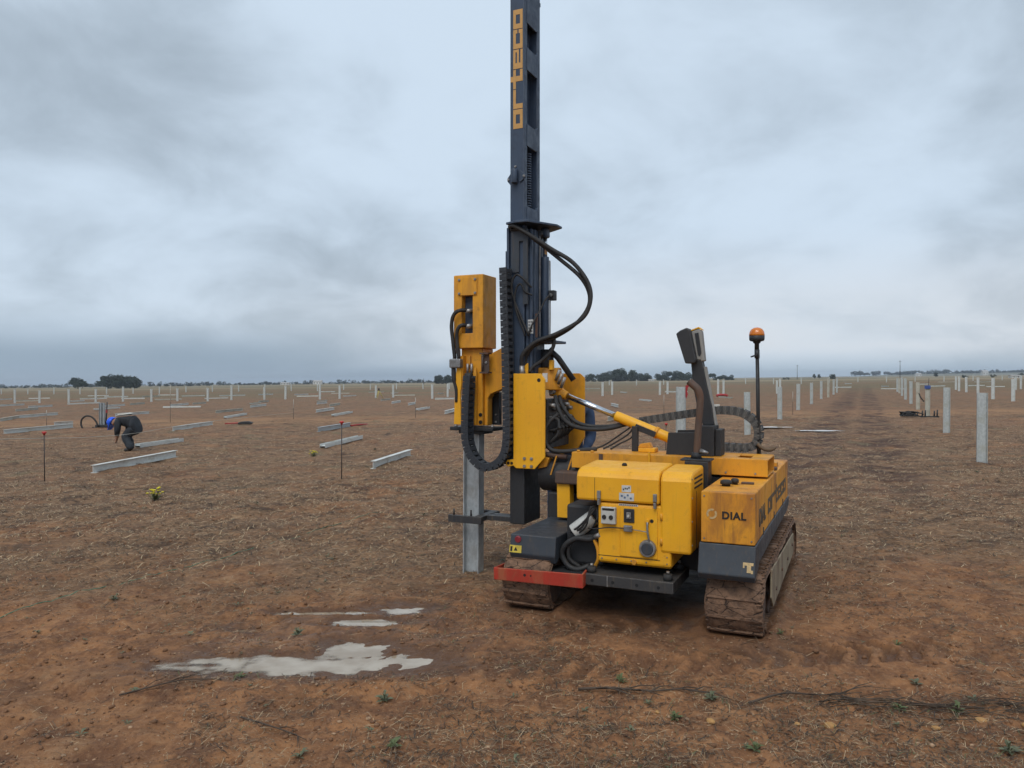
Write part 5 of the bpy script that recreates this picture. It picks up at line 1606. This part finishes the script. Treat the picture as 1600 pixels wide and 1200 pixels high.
def bending_worker():
    J = {'pelvis': ((0.24, 0, 0.61), (0.20, 0.19)), 'waist': ((0.07, 0, 0.70), (0.195, 0.185)), 'chest': ((-0.13, 0, 0.745), (0.185, 0.165)),
         'neck': ((-0.31, 0, 0.735), 0.075), 'head': ((-0.40, 0, 0.70), (0.09, 0.09)), 'crown': ((-0.46, 0, 0.67), 0.078)}
    E = [('pelvis', 'waist'), ('waist', 'chest'), ('chest', 'neck'), ('neck', 'head'), ('head', 'crown')]
    for s, sg in (('l', -1), ('r', 1)):
        J.update({'hip' + s: ((0.18, 0.10 * sg, 0.56), 0.135), 'knee' + s: ((-0.04 - 0.12 * (sg > 0), 0.14 * sg, 0.38), 0.105), 'ank' + s: ((-0.06 + 0.17 * (sg < 0), 0.14 * sg, 0.11), 0.10),
                  'heel' + s: ((-0.06 + 0.17 * (sg < 0), 0.14 * sg, 0.05), 0.055), 'toe' + s: ((-0.21 + 0.17 * (sg < 0), 0.15 * sg, 0.035), 0.045),
                  'sho' + s: ((-0.18, 0.17 * sg, 0.76), 0.085), 'elb' + s: ((-0.17, 0.22 * sg, 0.54), 0.082), 'wri' + s: ((-0.22, 0.16 * sg, 0.40), 0.050), 'pal' + s: ((-0.235, 0.15 * sg, 0.34), (0.038, 0.028))})
        E += [('pelvis', 'hip' + s), ('hip' + s, 'knee' + s), ('knee' + s, 'ank' + s), ('ank' + s, 'heel' + s), ('heel' + s, 'toe' + s), ('chest', 'sho' + s), ('sho' + s, 'elb' + s), ('elb' + s, 'wri' + s), ('wri' + s, 'pal' + s)]
        fingers(J, E, 'wri' + s, 'pal' + s, (-0.24, 0.15 * sg, 0.32), s)
    def pick(c):
        if c.z < 0.09:
            return 3
        if c.x < -0.17 and c.z < 0.375 and c.z > 0.15 or (c.x < -0.33 and c.z > 0.5):
            return 2
        if c.z < 0.47 and c.x > -0.15 and not (abs(c.y) > 0.17 and c.x < -0.10 and c.z > 0.45):
            return 1
        return 0
    o = skin_body('person', J, E, ['jacket_dark', 'trouser_dark', 'skin', 'boots'], pick, (-9.23, 18.54, gz(-9.23, 18.54)), R(-8))
    tag(o, 'person in blue helmet and dark rain clothes bending low over the ground', 'person')
    # helmet: dome and brim on the lowered head, face features below
    h = empty_mesh = MB()
    prof = [(0.125, 0.0), (0.125, 0.03), (0.115, 0.075), (0.09, 0.11), (0.05, 0.13), (0.01, 0.137)]
    h.lathe((0, 0, 0), prof, 20)
    h.prism([(-0.20, -0.07), (-0.11, -0.11), (0.0, -0.125), (0.12, -0.09), (0.135, 0.0), (0.12, 0.09), (0.0, 0.125), (-0.11, 0.11), (-0.20, 0.07)], 'uv', -0.008, 0.004)
    ho = h.build('helmet', 'helmet_blue', o)
    ho.location = (-0.445, 0, 0.69)
    ho.rotation_euler = (0, R(-62), 0)
    f = MB().cone((-0.40, 0, 0.60), (-0.415, 0, 0.575), 0.018, 0.010, 8)
    f.build('nose', 'skin', o)
    for sg in (-1, 1):
        MB().lathe((-0.44, 0.035 * sg, 0.598), [(0.010, 0), (0.011, 0.006), (0.004, 0.01)], 8).build('eye', 'hair', o)
        MB().cone((-0.385, 0.085 * sg, 0.68), (-0.385, 0.10 * sg, 0.68), 0.028, 0.022, 10).build('ear', 'skin', o)
    box(-0.36, -0.35, -0.025, 0.025, 0.602, 0.61).build('mouth', 'plastic_red', o)
    MB().prism([(-0.22, 0.90), (-0.05, 0.925), (0.03, 0.905), (-0.03, 0.875), (-0.2, 0.86), (-0.30, 0.84)], 'uz', -0.13, 0.13).build('back_panel', 'plastic_white', o, 0.015)
    box(-0.29, -0.24, -0.125, -0.105, 0.66, 0.74).build('collar_badge', 'plastic_red', o, 0.008)


bending_worker()


def standing_worker():
    a = ROW_A
    u, v = 0.535, 0.80
    x, y = MO[0] + u * CA + v * SA, MO[1] - u * SA + v * CA
    J = {'pelvis': ((0, 0.02, 0.90), (0.155, 0.12)), 'waist': ((0, 0, 1.06), (0.145, 0.115)), 'chest': ((0, -0.03, 1.27), (0.165, 0.125)), 'neck': ((0, -0.07, 1.42), 0.06), 'head': ((0, -0.11, 1.49), (0.082, 0.09)), 'crown': ((0, -0.12, 1.56), 0.07)}
    E = [('pelvis', 'waist'), ('waist', 'chest'), ('chest', 'neck'), ('neck', 'head'), ('head', 'crown')]
    for s, sg in (('l', -1), ('r', 1)):
        J.update({'hip' + s: ((0.09 * sg, 0.02, 0.84), 0.105), 'knee' + s: ((0.11 * sg, -0.02, 0.46), 0.075), 'ank' + s: ((0.12 * sg, 0.03, 0.10), 0.06), 'heel' + s: ((0.12 * sg, 0.05, 0.045), 0.045), 'toe' + s: ((0.13 * sg, -0.12, 0.035), 0.04),
                  'sho' + s: ((0.19 * sg, -0.03, 1.35), 0.075), 'elb' + s: ((0.225 * sg, -0.0, 1.08), 0.055), 'wri' + s: ((0.20 * sg, -0.17, 0.98), 0.034), 'pal' + s: ((0.19 * sg, -0.22, 0.96), (0.036, 0.026))})
        E += [('pelvis', 'hip' + s), ('hip' + s, 'knee' + s), ('knee' + s, 'ank' + s), ('ank' + s, 'heel' + s), ('heel' + s, 'toe' + s), ('chest', 'sho' + s), ('sho' + s, 'elb' + s), ('elb' + s, 'wri' + s), ('wri' + s, 'pal' + s)]
        fingers(J, E, 'wri' + s, 'pal' + s, (0.19 * sg, -0.235, 0.95), s)
    def pick(c):
        if c.z < 0.09:
            return 2
        if c.z > 1.42 or (c.y < -0.185 and c.z < 1.05):
            return 1
        return 0
    o = skin_body('person', J, E, ['denim_blue', 'skin', 'boots'], pick, (x, y, gz(x, y)), -a + R(8))
    tag(o, 'person in blue work clothes standing mostly hidden behind the yellow far plate', 'person')
    MB().lathe((0, -0.115, 1.545), [(0.108, 0.0), (0.106, 0.03), (0.085, 0.065), (0.045, 0.085), (0.01, 0.09)], 18).build('hair', 'hair', o)
    MB().cone((0, -0.19, 1.515), (0, -0.222, 1.50), 0.012, 0.016, 8).build('nose', 'skin', o)
    for sg in (-1, 1):
        MB().lathe((0.033 * sg, -0.197, 1.52), [(0.009, 0), (0.010, 0.006), (0.004, 0.01)], 8).build('eye', 'hair', o)
        MB().cone((0.082 * sg, -0.11, 1.51), (0.098 * sg, -0.11, 1.51), 0.028, 0.022, 10).build('ear', 'skin', o)
    box(-0.025, 0.025, -0.20, -0.19, 1.465, 1.473).build('mouth', 'plastic_red', o)


standing_worker()

# ------------------------------------------------------------------ trees and far buildings


def leaves(centres, radii, n, size, flat=0.75):
    """leaf quads spread over clump shells"""
    c = np.asarray(centres)
    r = np.asarray(radii)
    k = RNG.integers(0, len(c), n)
    d = RNG.normal(size=(n, 3))
    d /= np.linalg.norm(d, axis=1)[:, None]
    p = c[k] + d * (r[k] * (0.55 + 0.5 * RNG.random(n)))[:, None] * np.array([1, 1, flat])
    a = RNG.normal(size=(n, 3))
    a /= np.linalg.norm(a, axis=1)[:, None]
    b_ = np.cross(a, RNG.normal(size=(n, 3)))
    b_ /= np.linalg.norm(b_, axis=1)[:, None]
    s = (size * (0.6 + 0.8 * RNG.random(n)))[:, None]
    co = np.stack([p - a * s, p - b_ * s * 0.6, p + a * s, p + b_ * s * 0.6], 1).reshape(-1, 3)
    return co, np.arange(4 * n).reshape(-1, 4)


def tree(x, y, h, w, label, mat='leaf_dark', group='trees on the horizon', trunk_h=0.25, n=900, name='broadleaf_tree', lobes=13, bare=False):
    t_ = empty(name, (x, y, SLOPE * x))
    tag(t_, label, 'tree', group)
    b_ = MB().tube([(0, 0, -0.3), (0.02 * h, 0, h * 0.3), (-0.01 * h, 0.01 * h, h * 0.75)], [0.05 * h, 0.05 * h, 0.04 * h, 0.04 * h, 0.03 * h, 0.03 * h, 0.022 * h, 0.015 * h, 0.01 * h], 7, 4)
    cs, rs_ = [], []
    for k in range(lobes):
        a_ = random.uniform(0, 6.28)
        q = math.sqrt(random.random()) * 0.78
        zz = random.uniform(trunk_h + 0.08, 0.80) * h
        sq = 1.0 if zz < 0.6 * h else 0.7
        cs.append((math.cos(a_) * q * w / 2 * sq, math.sin(a_) * q * w / 2 * sq, zz))
        rs_.append(random.uniform(0.20, 0.31) * min(w, h * 1.2))
        if k < 6:
            b_.tube([(0, 0, h * 0.28), tuple(0.5 * q_ for q_ in cs[-1][:2]) + (zz * 0.72,), cs[-1]], [0.022 * h, 0.014 * h, 0.006 * h], 5)
    b_.build('trunk', 'bark', t_)
    if not bare:
        co, f = leaves(cs, rs_, int(n * 2.2), 0.06 * h)
        np_mesh('crown', co, f, mat, t_)
    return t_


tree(-210.3, 372, 5.4, 9.2, 'dark round tree standing left of the larger tree clump on the left horizon', trunk_h=0.15)
tree(-192.8, 365, 6.4, 11.0, 'left part of the large dark tree clump on the left horizon', n=1100, trunk_h=0.12)
tree(-187.4, 366, 6.7, 11.0, 'middle of the large dark tree clump on the left horizon', n=1100, trunk_h=0.12)
tree(-182, 366, 6.3, 9.0, 'right end of the large dark tree clump on the left horizon', n=1000, trunk_h=0.12)
tree(-235, 420, 4.0, 7.0, 'small grey-green tree left of the dark round tree on the left horizon', 'leaf_grey')
tree(-46, 400, 4.2, 5.5, 'bare thin tree beside the dark clump left of the hammer', bare=True, lobes=14)
tree(-40, 420, 4.8, 6.5, 'left tree of the dark clump just left of the hammer', n=900, trunk_h=0.1)
tree(-35, 420, 5.3, 7, 'middle tree of the dark clump just left of the hammer', n=900, trunk_h=0.1)
tree(-30, 420, 5.2, 7, 'right tree of the dark clump just left of the hammer', n=900, trunk_h=0.1)
for i, (px_, top, wd) in enumerate([(925, 582, 26), (943, 579, 22), (957, 577, 22), (969, 571.5, 20), (984, 577, 22), (1001, 582, 24), (1009, 582, 16)]):
    D = 470.0 + 6 * (i % 2)
    x = (px_ - 800) / 1200 * D
    tree(x, D, (594.2 - top) / 1200 * D, wd / 1200 * D * 1.25, ['leftmost low tree of the wood right of the yellow far plate', 'second tree of the wood right of the yellow far plate', 'third tree of the wood right of the yellow far plate', 'tallest tree of the wood right of the yellow far plate', 'tree right of the tallest one in the wood behind the machine', 'low rounded tree near the right end of that wood', 'last small tree at the gap in the wood'][i], n=1000, trunk_h=0.05, group='wood behind the machine')
for i, (px_, top, wd) in enumerate([(1030, 581.5, 22), (1045, 578.5, 22), (1060, 577, 22), (1076, 579, 24), (1098, 582.5, 26), (1118, 582, 26), (1135, 583, 22)]):
    D = 480.0 + 6 * (i % 2)
    x = (px_ - 800) / 1200 * D
    tree(x, D, (593.0 - top) / 1200 * D, wd / 1200 * D * 1.25, ['first tree right of the gap in the wood', 'second tree right of the gap in the wood', 'highest tree right of the gap in the wood', 'tree behind the black lever column in the wood', 'first tree of the low dark hedge right of the lever column', 'middle tree of the low dark hedge right of the lever column', 'rounded right end of the low dark hedge by the lever column'][i], n=1000, trunk_h=0.04, group='wood behind the machine')
for px_, top, wd, D, lab in [(1228, 585, 11, 400, 'low dark bush on the horizon right of the beacon pole'), (1300.5, 579.5, 9, 400, 'small compact dark tree alone on the horizon above the muddy lane'), (1272, 580.5, 4, 600, 'left of two slim conifers on the horizon'), (1280, 580.5, 4, 600, 'right of two slim conifers on the horizon'), (1462, 578.5, 6, 600, 'small dark tree on the far ridge at the right'), (1507, 583.5, 11, 350, 'low dark bush at the foot of the far ridge'), (1551, 583, 10, 360, 'low dark bush left of the right-edge posts'), (1595, 578, 9, 420, 'small tree at the right edge of the horizon')]:
    x = (px_ - 800) / 1200 * D
    tree(x, D, max((594 - 0.0125 * (px_ - 800) - top) / 1200 * D, 1.5), wd / 1200 * D * 1.2, lab, n=500, trunk_h=0.1)


# far tree belts: a mass nobody could count
def belt(name, px0, px1, D, hpx, label, n, mat='far_leaf', base=0.0):
    cs, rs_ = [], []
    for k in range(n):
        px_ = random.uniform(px0, px1)
        hh = hpx * (0.30 + 0.75 * float(fbm(np.array([px_ * 0.045]), np.array([D * 0.01]), 3)[0]) ** 1.2)
        x = (px_ - 800) / 1200 * D
        r_ = hh / 1200 * D * random.uniform(0.35, 0.6)
        cs.append((x, D + random.uniform(-15, 15), SLOPE * x + base + random.random() * max(hh / 1200 * D - r_, 0.2)))
        rs_.append(r_)
    co, f = leaves(cs, rs_, n * 34, D / 1200 * 1.0)
    o = np_mesh(name, co, f, mat)
    tag(o, label, 'trees', kind='stuff')
    return o


belt('far_tree_belt', -120, 700, 800, 11, 'long low belt of far trees along the left horizon', 330)
belt('far_tree_belt', -60, 330, 640, 9, 'scattered far trees in front of the belt at the left', 60)
belt('far_tree_belt', 1330, 1720, 1450, 9.0, 'thin belt of far trees on the ridge at the right horizon', 320, base=4.0)

hb = MB()
vs, fs = [], []
nx = 60
for i in range(nx + 1):
    px_ = 1280 + 520 * i / nx
    for j, (D, k) in enumerate(((1250, 0), (1500, 1), (1800, 1), (2200, 0))):
        x = (px_ - 800) / 1200 * D
        hh = 4.2 * float(sstep(1290, 1480, px_)) * (0.75 + 0.5 * float(fbm(np.array([px_ * 0.012]), np.array([1.0]), 3)[0])) * D / 1200
        vs.append((x, D, SLOPE * x + hh * k - 0.5))
for i in range(nx):
    for j in range(3):
        fs.append((i * 4 + j, (i + 1) * 4 + j, (i + 1) * 4 + j + 1, i * 4 + j + 1))
hb.add(vs, fs, True)
hill = hb.build('hill', 'ridge_field')
hill['kind'] = 'structure'


def building(px_, D, wpx, hpx, label, seg=3):
    x = (px_ - 800) / 1200 * D
    w_, h_ = wpx / 1200 * D, hpx / 1200 * D
    r_ = empty('farm_building', (x, D, SLOPE * x))
    tag(r_, label, 'building', 'far white buildings')
    box(-w_ / 2, w_ / 2, 0, w_ * 0.6, -0.3, h_ * 0.72).build('wall', 'building_white', r_)
    MB().prism([(-0.3, h_ * 0.72), (w_ * 0.3, h_), (w_ * 0.6 + 0.3, h_ * 0.72)], 'vz', -w_ / 2 - 0.2, w_ / 2 + 0.2).build('roof', 'roof_grey', r_)
    for k in range(seg):
        xx = -w_ / 2 + w_ * (k + 0.5) / seg
        box(xx - w_ * 0.05, xx + w_ * 0.05, -0.04, 0.0, h_ * 0.2, h_ * 0.5).build('window', 'window_dark', r_)


building(444.5, 700, 13, 4, 'low white building in front of the left tree belt')
building(495.5, 700, 13, 6.5, 'taller white building in front of the left tree belt')
building(1018, 460, 8, 3, 'white building seen through the gap in the wood', 2)
building(1436, 1150, 8, 5, 'small white building at the foot of the far ridge', 2)
building(1540, 1150, 9, 8, 'white house on the far ridge above the right posts', 2)
building(1588, 300, 14, 5, 'pale shed at the right edge behind the last posts', 2)

# ------------------------------------------------------------------ ground litter


def sample_near(n, y0=2.3, y1=17.0, power=1.25):
    t_ = RNG.random(n)
    k = 1 - power
    y = (y0 ** k + t_ * (y1 ** k - y0 ** k)) ** (1 / k)
    x = (RNG.random(n) * 2 - 1) * (y * 0.80 + 0.6)
    return x, y


def keep_dry(x, y, lim=1.12):
    u = (x - MO[0]) * CA - (y - MO[1]) * SA
    v = (x - MO[0]) * SA + (y - MO[1]) * CA
    machine = (u > 0.66) & (u < 2.46) & (v > -0.95) & (v < 1.6)
    return (puddle_field(x, y) > lim) & ~machine


def straw(name, mat, n, lmin, lmax, wid, label, cover=0.5, rise=0.35, power=1.25, y0=2.3, y1=17.0):
    x, y = sample_near(n * 3, y0, y1, power)
    c = 0.75 * fbm(x * 0.9 + 11, y * 0.9, 4) + 0.25 * fbm(x * 4, y * 4 + 5, 2) + 0.10 * sstep(3.0, 7.5, y)
    if y0 > 4:
        ramp = RNG.random(len(x)) < sstep(y0 - 0.5, y0 + 6.0, y)
        x, y, c = x[ramp], y[ramp], c[ramp]
    ok = keep_dry(x, y) & (c + RNG.normal(size=len(x)) * 0.07 > cover)
    x, y = x[ok][:n], y[ok][:n]
    m_ = len(x)
    z = ground_h(x, y)
    ln = lmin + (lmax - lmin) * RNG.random(m_) ** 2
    a = RNG.random(m_) * 2 * np.pi
    el = np.abs(RNG.normal(size=m_)) * rise * 0.4
    d = np.stack([np.cos(a) * np.cos(el), np.sin(a) * np.cos(el), np.sin(el)], -1)
    s = np.stack([-np.sin(a), np.cos(a), np.zeros(m_)], -1)
    wd = (wid * (0.6 + 0.8 * RNG.random(m_)) * (0.7 + y * 0.045))[:, None]
    p = np.stack([x, y, z + 0.004], -1)
    bend = s * (RNG.normal(size=m_) * 0.18 * ln)[:, None]
    mid = p + d * (ln * 0.5)[:, None] + bend + np.array([0, 0, 1]) * (ln * 0.08)[:, None]
    end = p + d * ln[:, None] - np.array([0, 0, 1]) * (ln * 0.05)[:, None]
    up = np.array([0, 0, 0.35])
    co = np.stack([p - s * wd, p + s * wd + up * wd, mid + s * wd + up * wd, mid - s * wd, end], 1).reshape(-1, 3)
    b_ = np.arange(m_)[:, None] * 5
    tri = np.concatenate([b_ + np.array([[0, 1, 2]]), b_ + np.array([[0, 2, 3]]), b_ + np.array([[3, 2, 4]])])
    o = np_mesh(name, co, tri, mat)
    tag(o, label, 'straw', kind='stuff')


straw('straw_litter', 'straw_pale', 15000, 0.02, 0.11, 0.0011, 'pale straw bits strewn over the soil', 0.47)
straw('straw_litter', 'straw_grey', 30000, 0.02, 0.12, 0.0014, 'grey-brown dead stalks strewn over the soil', 0.50)
straw('straw_litter', 'straw_dark', 26000, 0.02, 0.10, 0.0020, 'dark rotten stalks strewn over the soil', 0.50, 0.2)
straw('straw_litter', 'straw_pale', 16000, 0.008, 0.04, 0.0011, 'short pale chaff on the soil in front', 0.44, 0.4, 1.9, 2.3, 9.0)
straw('straw_litter', 'straw_dark', 12000, 0.008, 0.04, 0.0014, 'short dark chaff on the soil in front', 0.44, 0.3, 1.9, 2.3, 9.0)
straw('green_blades', 'weed_green', 5000, 0.015, 0.055, 0.0016, 'thin green grass blades scattered over the soil', 0.55, 1.2)

straw('straw_tufts', 'straw_pale', 42000, 0.03, 0.13, 0.0027, 'pale straw tufts on the field behind the machine', 0.45, 0.5, 1.35, 5.5, 32.0)
straw('straw_tufts', 'straw_dark', 30000, 0.02, 0.09, 0.0032, 'dark dead tufts on the field behind the machine', 0.47, 0.4, 1.35, 5.5, 32.0)
straw('straw_tufts', 'straw_grey', 30000, 0.03, 0.14, 0.0022, 'grey-brown dead tufts on the field behind the machine', 0.45, 0.5, 1.35, 5.5, 32.0)

_ICO = None


def lumps(name, mat, n, smin, smax, label, power=1.5, flat=0.6, y1=14.0):
    global _ICO
    if _ICO is None:
        bm = bmesh.new()
        bmesh.ops.create_icosphere(bm, subdivisions=1, radius=1.0)
        _ICO = (np.array([v.co[:] for v in bm.verts]), np.array([[v.index for v in f.verts] for f in bm.faces]))
        bm.free()
    V0, F0 = _ICO
    x, y = sample_near(n, y1=y1, power=power)
    ok = keep_dry(x, y, 1.05)
    x, y = x[ok], y[ok]
    m_ = len(x)
    z = ground_h(x, y)
    s = smin + (smax - smin) * RNG.random(m_) ** 4
    sc = s[:, None] * (0.6 + 0.7 * RNG.random((m_, 3))) * np.array([1, 1, flat])
    V = V0[None] * sc[:, None, :] * (0.75 + 0.5 * RNG.random((m_, len(V0), 1)))
    a = RNG.random(m_) * 6.28
    c, s_ = np.cos(a)[:, None], np.sin(a)[:, None]
    V = np.stack([V[..., 0] * c - V[..., 1] * s_, V[..., 0] * s_ + V[..., 1] * c, V[..., 2]], -1)
    V += np.stack([x, y, z + s * flat * 0.25], -1)[:, None, :]
    F = (F0[None] + (np.arange(m_) * len(V0))[:, None, None]).reshape(-1, 3)
    o = np_mesh(name, V.reshape(-1, 3), F, mat)
    tag(o, label, 'gravel', kind='stuff')


lumps('pebbles', 'pebble', 11000, 0.002, 0.012, 'small ochre pebbles scattered over the soil')
lumps('soil_crumbs', 'clod', 16000, 0.003, 0.017, 'loose red-brown soil crumbs', 1.6, 0.7)


def rosette(b_, x, y, z, r, n, up=0.4):
    for k in range(n):
        a_ = 6.283 * k / n + random.uniform(-0.3, 0.3)
        ln = r * random.uniform(0.6, 1.1)
        wd = ln * random.uniform(0.16, 0.26)
        d = Vector((math.cos(a_), math.sin(a_), 0))
        s = Vector((-d.y, d.x, 0))
        e = random.uniform(0.1, up)
        p = Vector((x, y, z))
        m1 = p + d * ln * 0.5 + Vector((0, 0, ln * e))
        t1 = p + d * ln + Vector((0, 0, ln * e * 0.9))
        b_.add([p, m1 + s * wd, t1, m1 - s * wd, m1 - Vector((0, 0, wd * 0.3))], [(0, 4, 1), (1, 4, 2), (2, 4, 3), (3, 4, 0)])


b = MB()
for k in range(240):
    xx, yy = sample_near(1, 2.6, 20.0, 1.1)
    xx, yy = float(xx[0]), float(yy[0])
    if not keep_dry(np.array([xx]), np.array([yy]))[0] or fbm(np.array([xx * 0.5 + 4]), np.array([yy * 0.5]), 3)[0] < 0.42:
        continue
    rosette(b, xx, yy, gz(xx, yy) + 0.003, random.uniform(0.015, 0.045) * (0.8 + yy * 0.05), random.randint(4, 8), 0.7)
o = b.build('weed_sprouts', 'weed_grey')
tag(o, 'tiny grey-green weed sprouts scattered over the soil', 'weeds', kind='stuff')

WEEDS = [(-1.35, 4.83, 0.07, 9, 'green weed standing at the upper shore of the large puddle'),
         (-1.47, 4.14, 0.05, 8, 'small green weed at the near shore of the large puddle'),
         (0.97, 3.73, 0.055, 10, 'grey-green weed right of the end of the dark branch'),
         (0.76, 3.57, 0.055, 10, 'green weed below the right end of the dark branch'),
         (1.04, 3.28, 0.06, 9, 'grey-green weed near the bottom edge below the ochre stone'),
         (0.57, 4.01, 0.05, 8, 'small weed just above the middle of the dark branch'),
         (-0.64, 3.84, 0.07, 10, 'pale green weed below the right part of the large puddle'),
         (2.28, 4.55, 0.06, 8, 'single weed on the bare soil right of the right track'),
         (1.65, 4.72, 0.045, 8, 'small weed just right of the right track front'),
         (1.83, 3.62, 0.055, 9, 'weed among the dry twigs at the lower right'),
         (2.09, 3.22, 0.075, 11, 'large weed at the bottom right corner'),
         (-2.98, 5.75, 0.06, 9, 'dark green weed beside the green string at the left'),
         (-0.52, 3.34, 0.06, 9, 'green weed at the bottom edge left of centre'),
         (2.11, 3.62, 0.06, 9, 'green weed behind the stone at the lower right')]
for x, y, r_, n, lab in WEEDS:
    b = MB()
    r_ *= 0.82
    rosette(b, 0, 0, 0, r_, n, 0.5)
    rosette(b, 0, 0, r_ * 0.15, r_ * 0.7, n - 2, 1.2)
    o = b.build('weed_plant', 'weed_green' if random.random() < 0.6 else 'weed_grey')
    o.location = (x, y, gz(x, y) + 0.003)
    tag(o, lab, 'weed', 'single weeds on the soil')
for x, y, s, lab in [(-4.84, 10.42, 1.0, 'yellow flowering plant standing below the lone beam at the left'), (-4.27, 16.53, 0.75, 'yellow flowering plant standing left of the middle stake')]:
    r_ = empty('flowering_plant', (x, y, gz(x, y)))
    tag(r_, lab, 'plant', 'yellow flowering plants')
    b, c, d = MB(), MB(), MB()
    for k in range(16):
        a_ = random.uniform(0, 6.28)
        q = random.uniform(0.02, 0.12) * s
        h = random.uniform(0.08, 0.17) * s
        p = (q * math.cos(a_), q * math.sin(a_), h)
        b.tube([(q * 0.3 * math.cos(a_), q * 0.3 * math.sin(a_), 0), p], 0.003, 4)
        c.lathe((p[0], p[1], p[2]), [(0.006, 0), (0.022 * s, 0.008), (0.014 * s, 0.016)], 7)
    rosette(d, 0, 0, 0.0, 0.12 * s, 12, 0.9)
    b.build('stem', 'weed_green', r_)
    c.build('blossom', 'flower_yellow', r_)
    d.build('leaves', 'weed_green', r_)


def stone(x, y, s, label):
    bm = bmesh.new()
    bmesh.ops.create_icosphere(bm, subdivisions=2, radius=1.0)
    sc = Vector((s * random.uniform(0.9, 1.3), s * random.uniform(0.7, 1.0), s * 0.6))
    for v_ in bm.verts:
        k = 0.8 + 0.4 * float(fbm(np.array([v_.co.x * 1.4 + x * 9]), np.array([v_.co.y * 1.4 + v_.co.z + y * 7]), 2)[0])
        v_.co = Vector((v_.co.x * sc.x * k, v_.co.y * sc.y * k, v_.co.z * sc.z * k))
    me = bpy.data.meshes.new('stone')
    bm.to_mesh(me)
    bm.free()
    me.materials.append(MATS['stone_ochre'])
    o = bpy.data.objects.new('stone', me)
    COL.objects.link(o)
    o.location = (x, y, gz(x, y) + s * 0.2)
    o.rotation_euler = (0, 0, random.uniform(0, 3))
    tag(o, label, 'stone', 'ochre stones in the foreground')


for x, y, s, lab in [(0.92, 3.55, 0.022, 'ochre stone below the grey-green weed at the branch end'), (1.31, 3.52, 0.015, 'small ochre stone between the dark branch and the dry twigs'), (1.46, 3.51, 0.030, 'largest ochre stone right of the bottom centre'), (2.15, 3.51, 0.024, 'pale ochre stone at the lower right below the dry twigs'), (1.92, 3.47, 0.018, 'ochre stone left of the pale one at the lower right'), (0.69, 3.64, 0.012, 'small pale stone just below the dark branch'), (2.33, 3.47, 0.02, 'ochre stone nearest the right edge at the bottom')]:
    stone(x, y, s, lab)

# fallen branches
def branch(pts, r, label, side=6, spread=0.25, mat='twig'):
    P = [Vector((x, y, gz(x, y) + z)) for x, y, z in pts]
    b = MB()
    sp = spline(P, 8)
    b.tube(sp, [r * (1 - 0.7 * i / len(sp)) for i in range(len(sp))], 6)
    for k in range(side):
        i = random.randrange(3, len(sp) - 3)
        d = (sp[i + 1] - sp[i]).normalized()
        s = Vector((-d.y, d.x, 0)) * random.choice((-1, 1))
        e = sp[i] + (d * random.uniform(0.3, 1) + s * random.uniform(0.15, 0.5)) * spread * random.uniform(0.4, 1)
        e.z = gz(e.x, e.y) + random.uniform(0.006, 0.03)
        b.tube([sp[i], (sp[i] + e) / 2 + Vector((0, 0, 0.01)), e], [r * 0.5, r * 0.4, r * 0.2], 5)
    o = b.build('fallen_branch', mat)
    tag(o, label, 'branch', 'dead branches in the foreground')


branch([(0.34, 3.93, 0.012), (0.50, 3.90, 0.02), (0.70, 3.86, 0.012), (0.86, 3.85, 0.016), (1.0, 3.83, 0.01)], 0.008, 'dark dead branch lying in front of the machine at the bottom centre', 12, 0.3)
branch([(1.15, 3.72, 0.012), (1.35, 3.80, 0.02), (1.55, 3.83, 0.015), (1.75, 3.83, 0.01)], 0.006, 'thin dark branch lying right of the bottom centre', 7, 0.25)
branch([(-1.28, 3.62, 0.01), (-1.05, 3.50, 0.02), (-0.92, 3.42, 0.012)], 0.005, 'small curved twig lying below the large puddle', 5, 0.2)
branch([(-2.0, 3.9, 0.01), (-1.75, 4.02, 0.02), (-1.55, 4.08, 0.01)], 0.005, 'thin twig lying left below the large puddle', 4, 0.2)
b = MB()
for k in range(120):
    x = random.uniform(1.45, 2.75)
    y = 3.72 - 0.10 * (x - 1.5) + random.gauss(0, 0.045)
    a_ = random.gauss(-0.08, 0.45)
    ln = random.uniform(0.08, 0.35)
    x1, y1 = x + ln * math.cos(a_), y + ln * math.sin(a_) * 0.5
    b.tube([(x, y, gz(x, y) + random.uniform(0.003, 0.02)), ((x + x1) / 2, (y + y1) / 2 + random.gauss(0, 0.01), gz((x + x1) / 2, (y + y1) / 2) + random.uniform(0.008, 0.04)), (x1, y1, gz(x1, y1) + random.uniform(0.003, 0.025))], random.uniform(0.001, 0.0022), 4)
o = b.build('dry_twigs', 'straw_twig')
tag(o, 'heap of thin dry twigs strewn at the lower right', 'twigs', kind='stuff')

# ------------------------------------------------------------------ air
hzm = bpy.data.materials.new('haze')
hzm.use_nodes = True
_n = hzm.node_tree
_n.nodes.clear()
_o = _n.nodes.new('ShaderNodeOutputMaterial')
_v = _n.nodes.new('ShaderNodeVolumePrincipled')
_v.inputs['Color'].default_value = (0.80, 0.88, 1.0, 1)
_v.inputs['Density'].default_value = 0.00025
_v.inputs['Anisotropy'].default_value = 0.2
_n.links.new(_v.outputs[0], _o.inputs['Volume'])
MATS['haze'] = hzm
hz_o = box(-3100, 3100, -200, 3100, -1.5, 19).build('haze', 'haze')
hz_o.rotation_euler = (0, -math.atan(SLOPE), 0)     # follows the rise of the field
hz_o['kind'] = 'stuff'
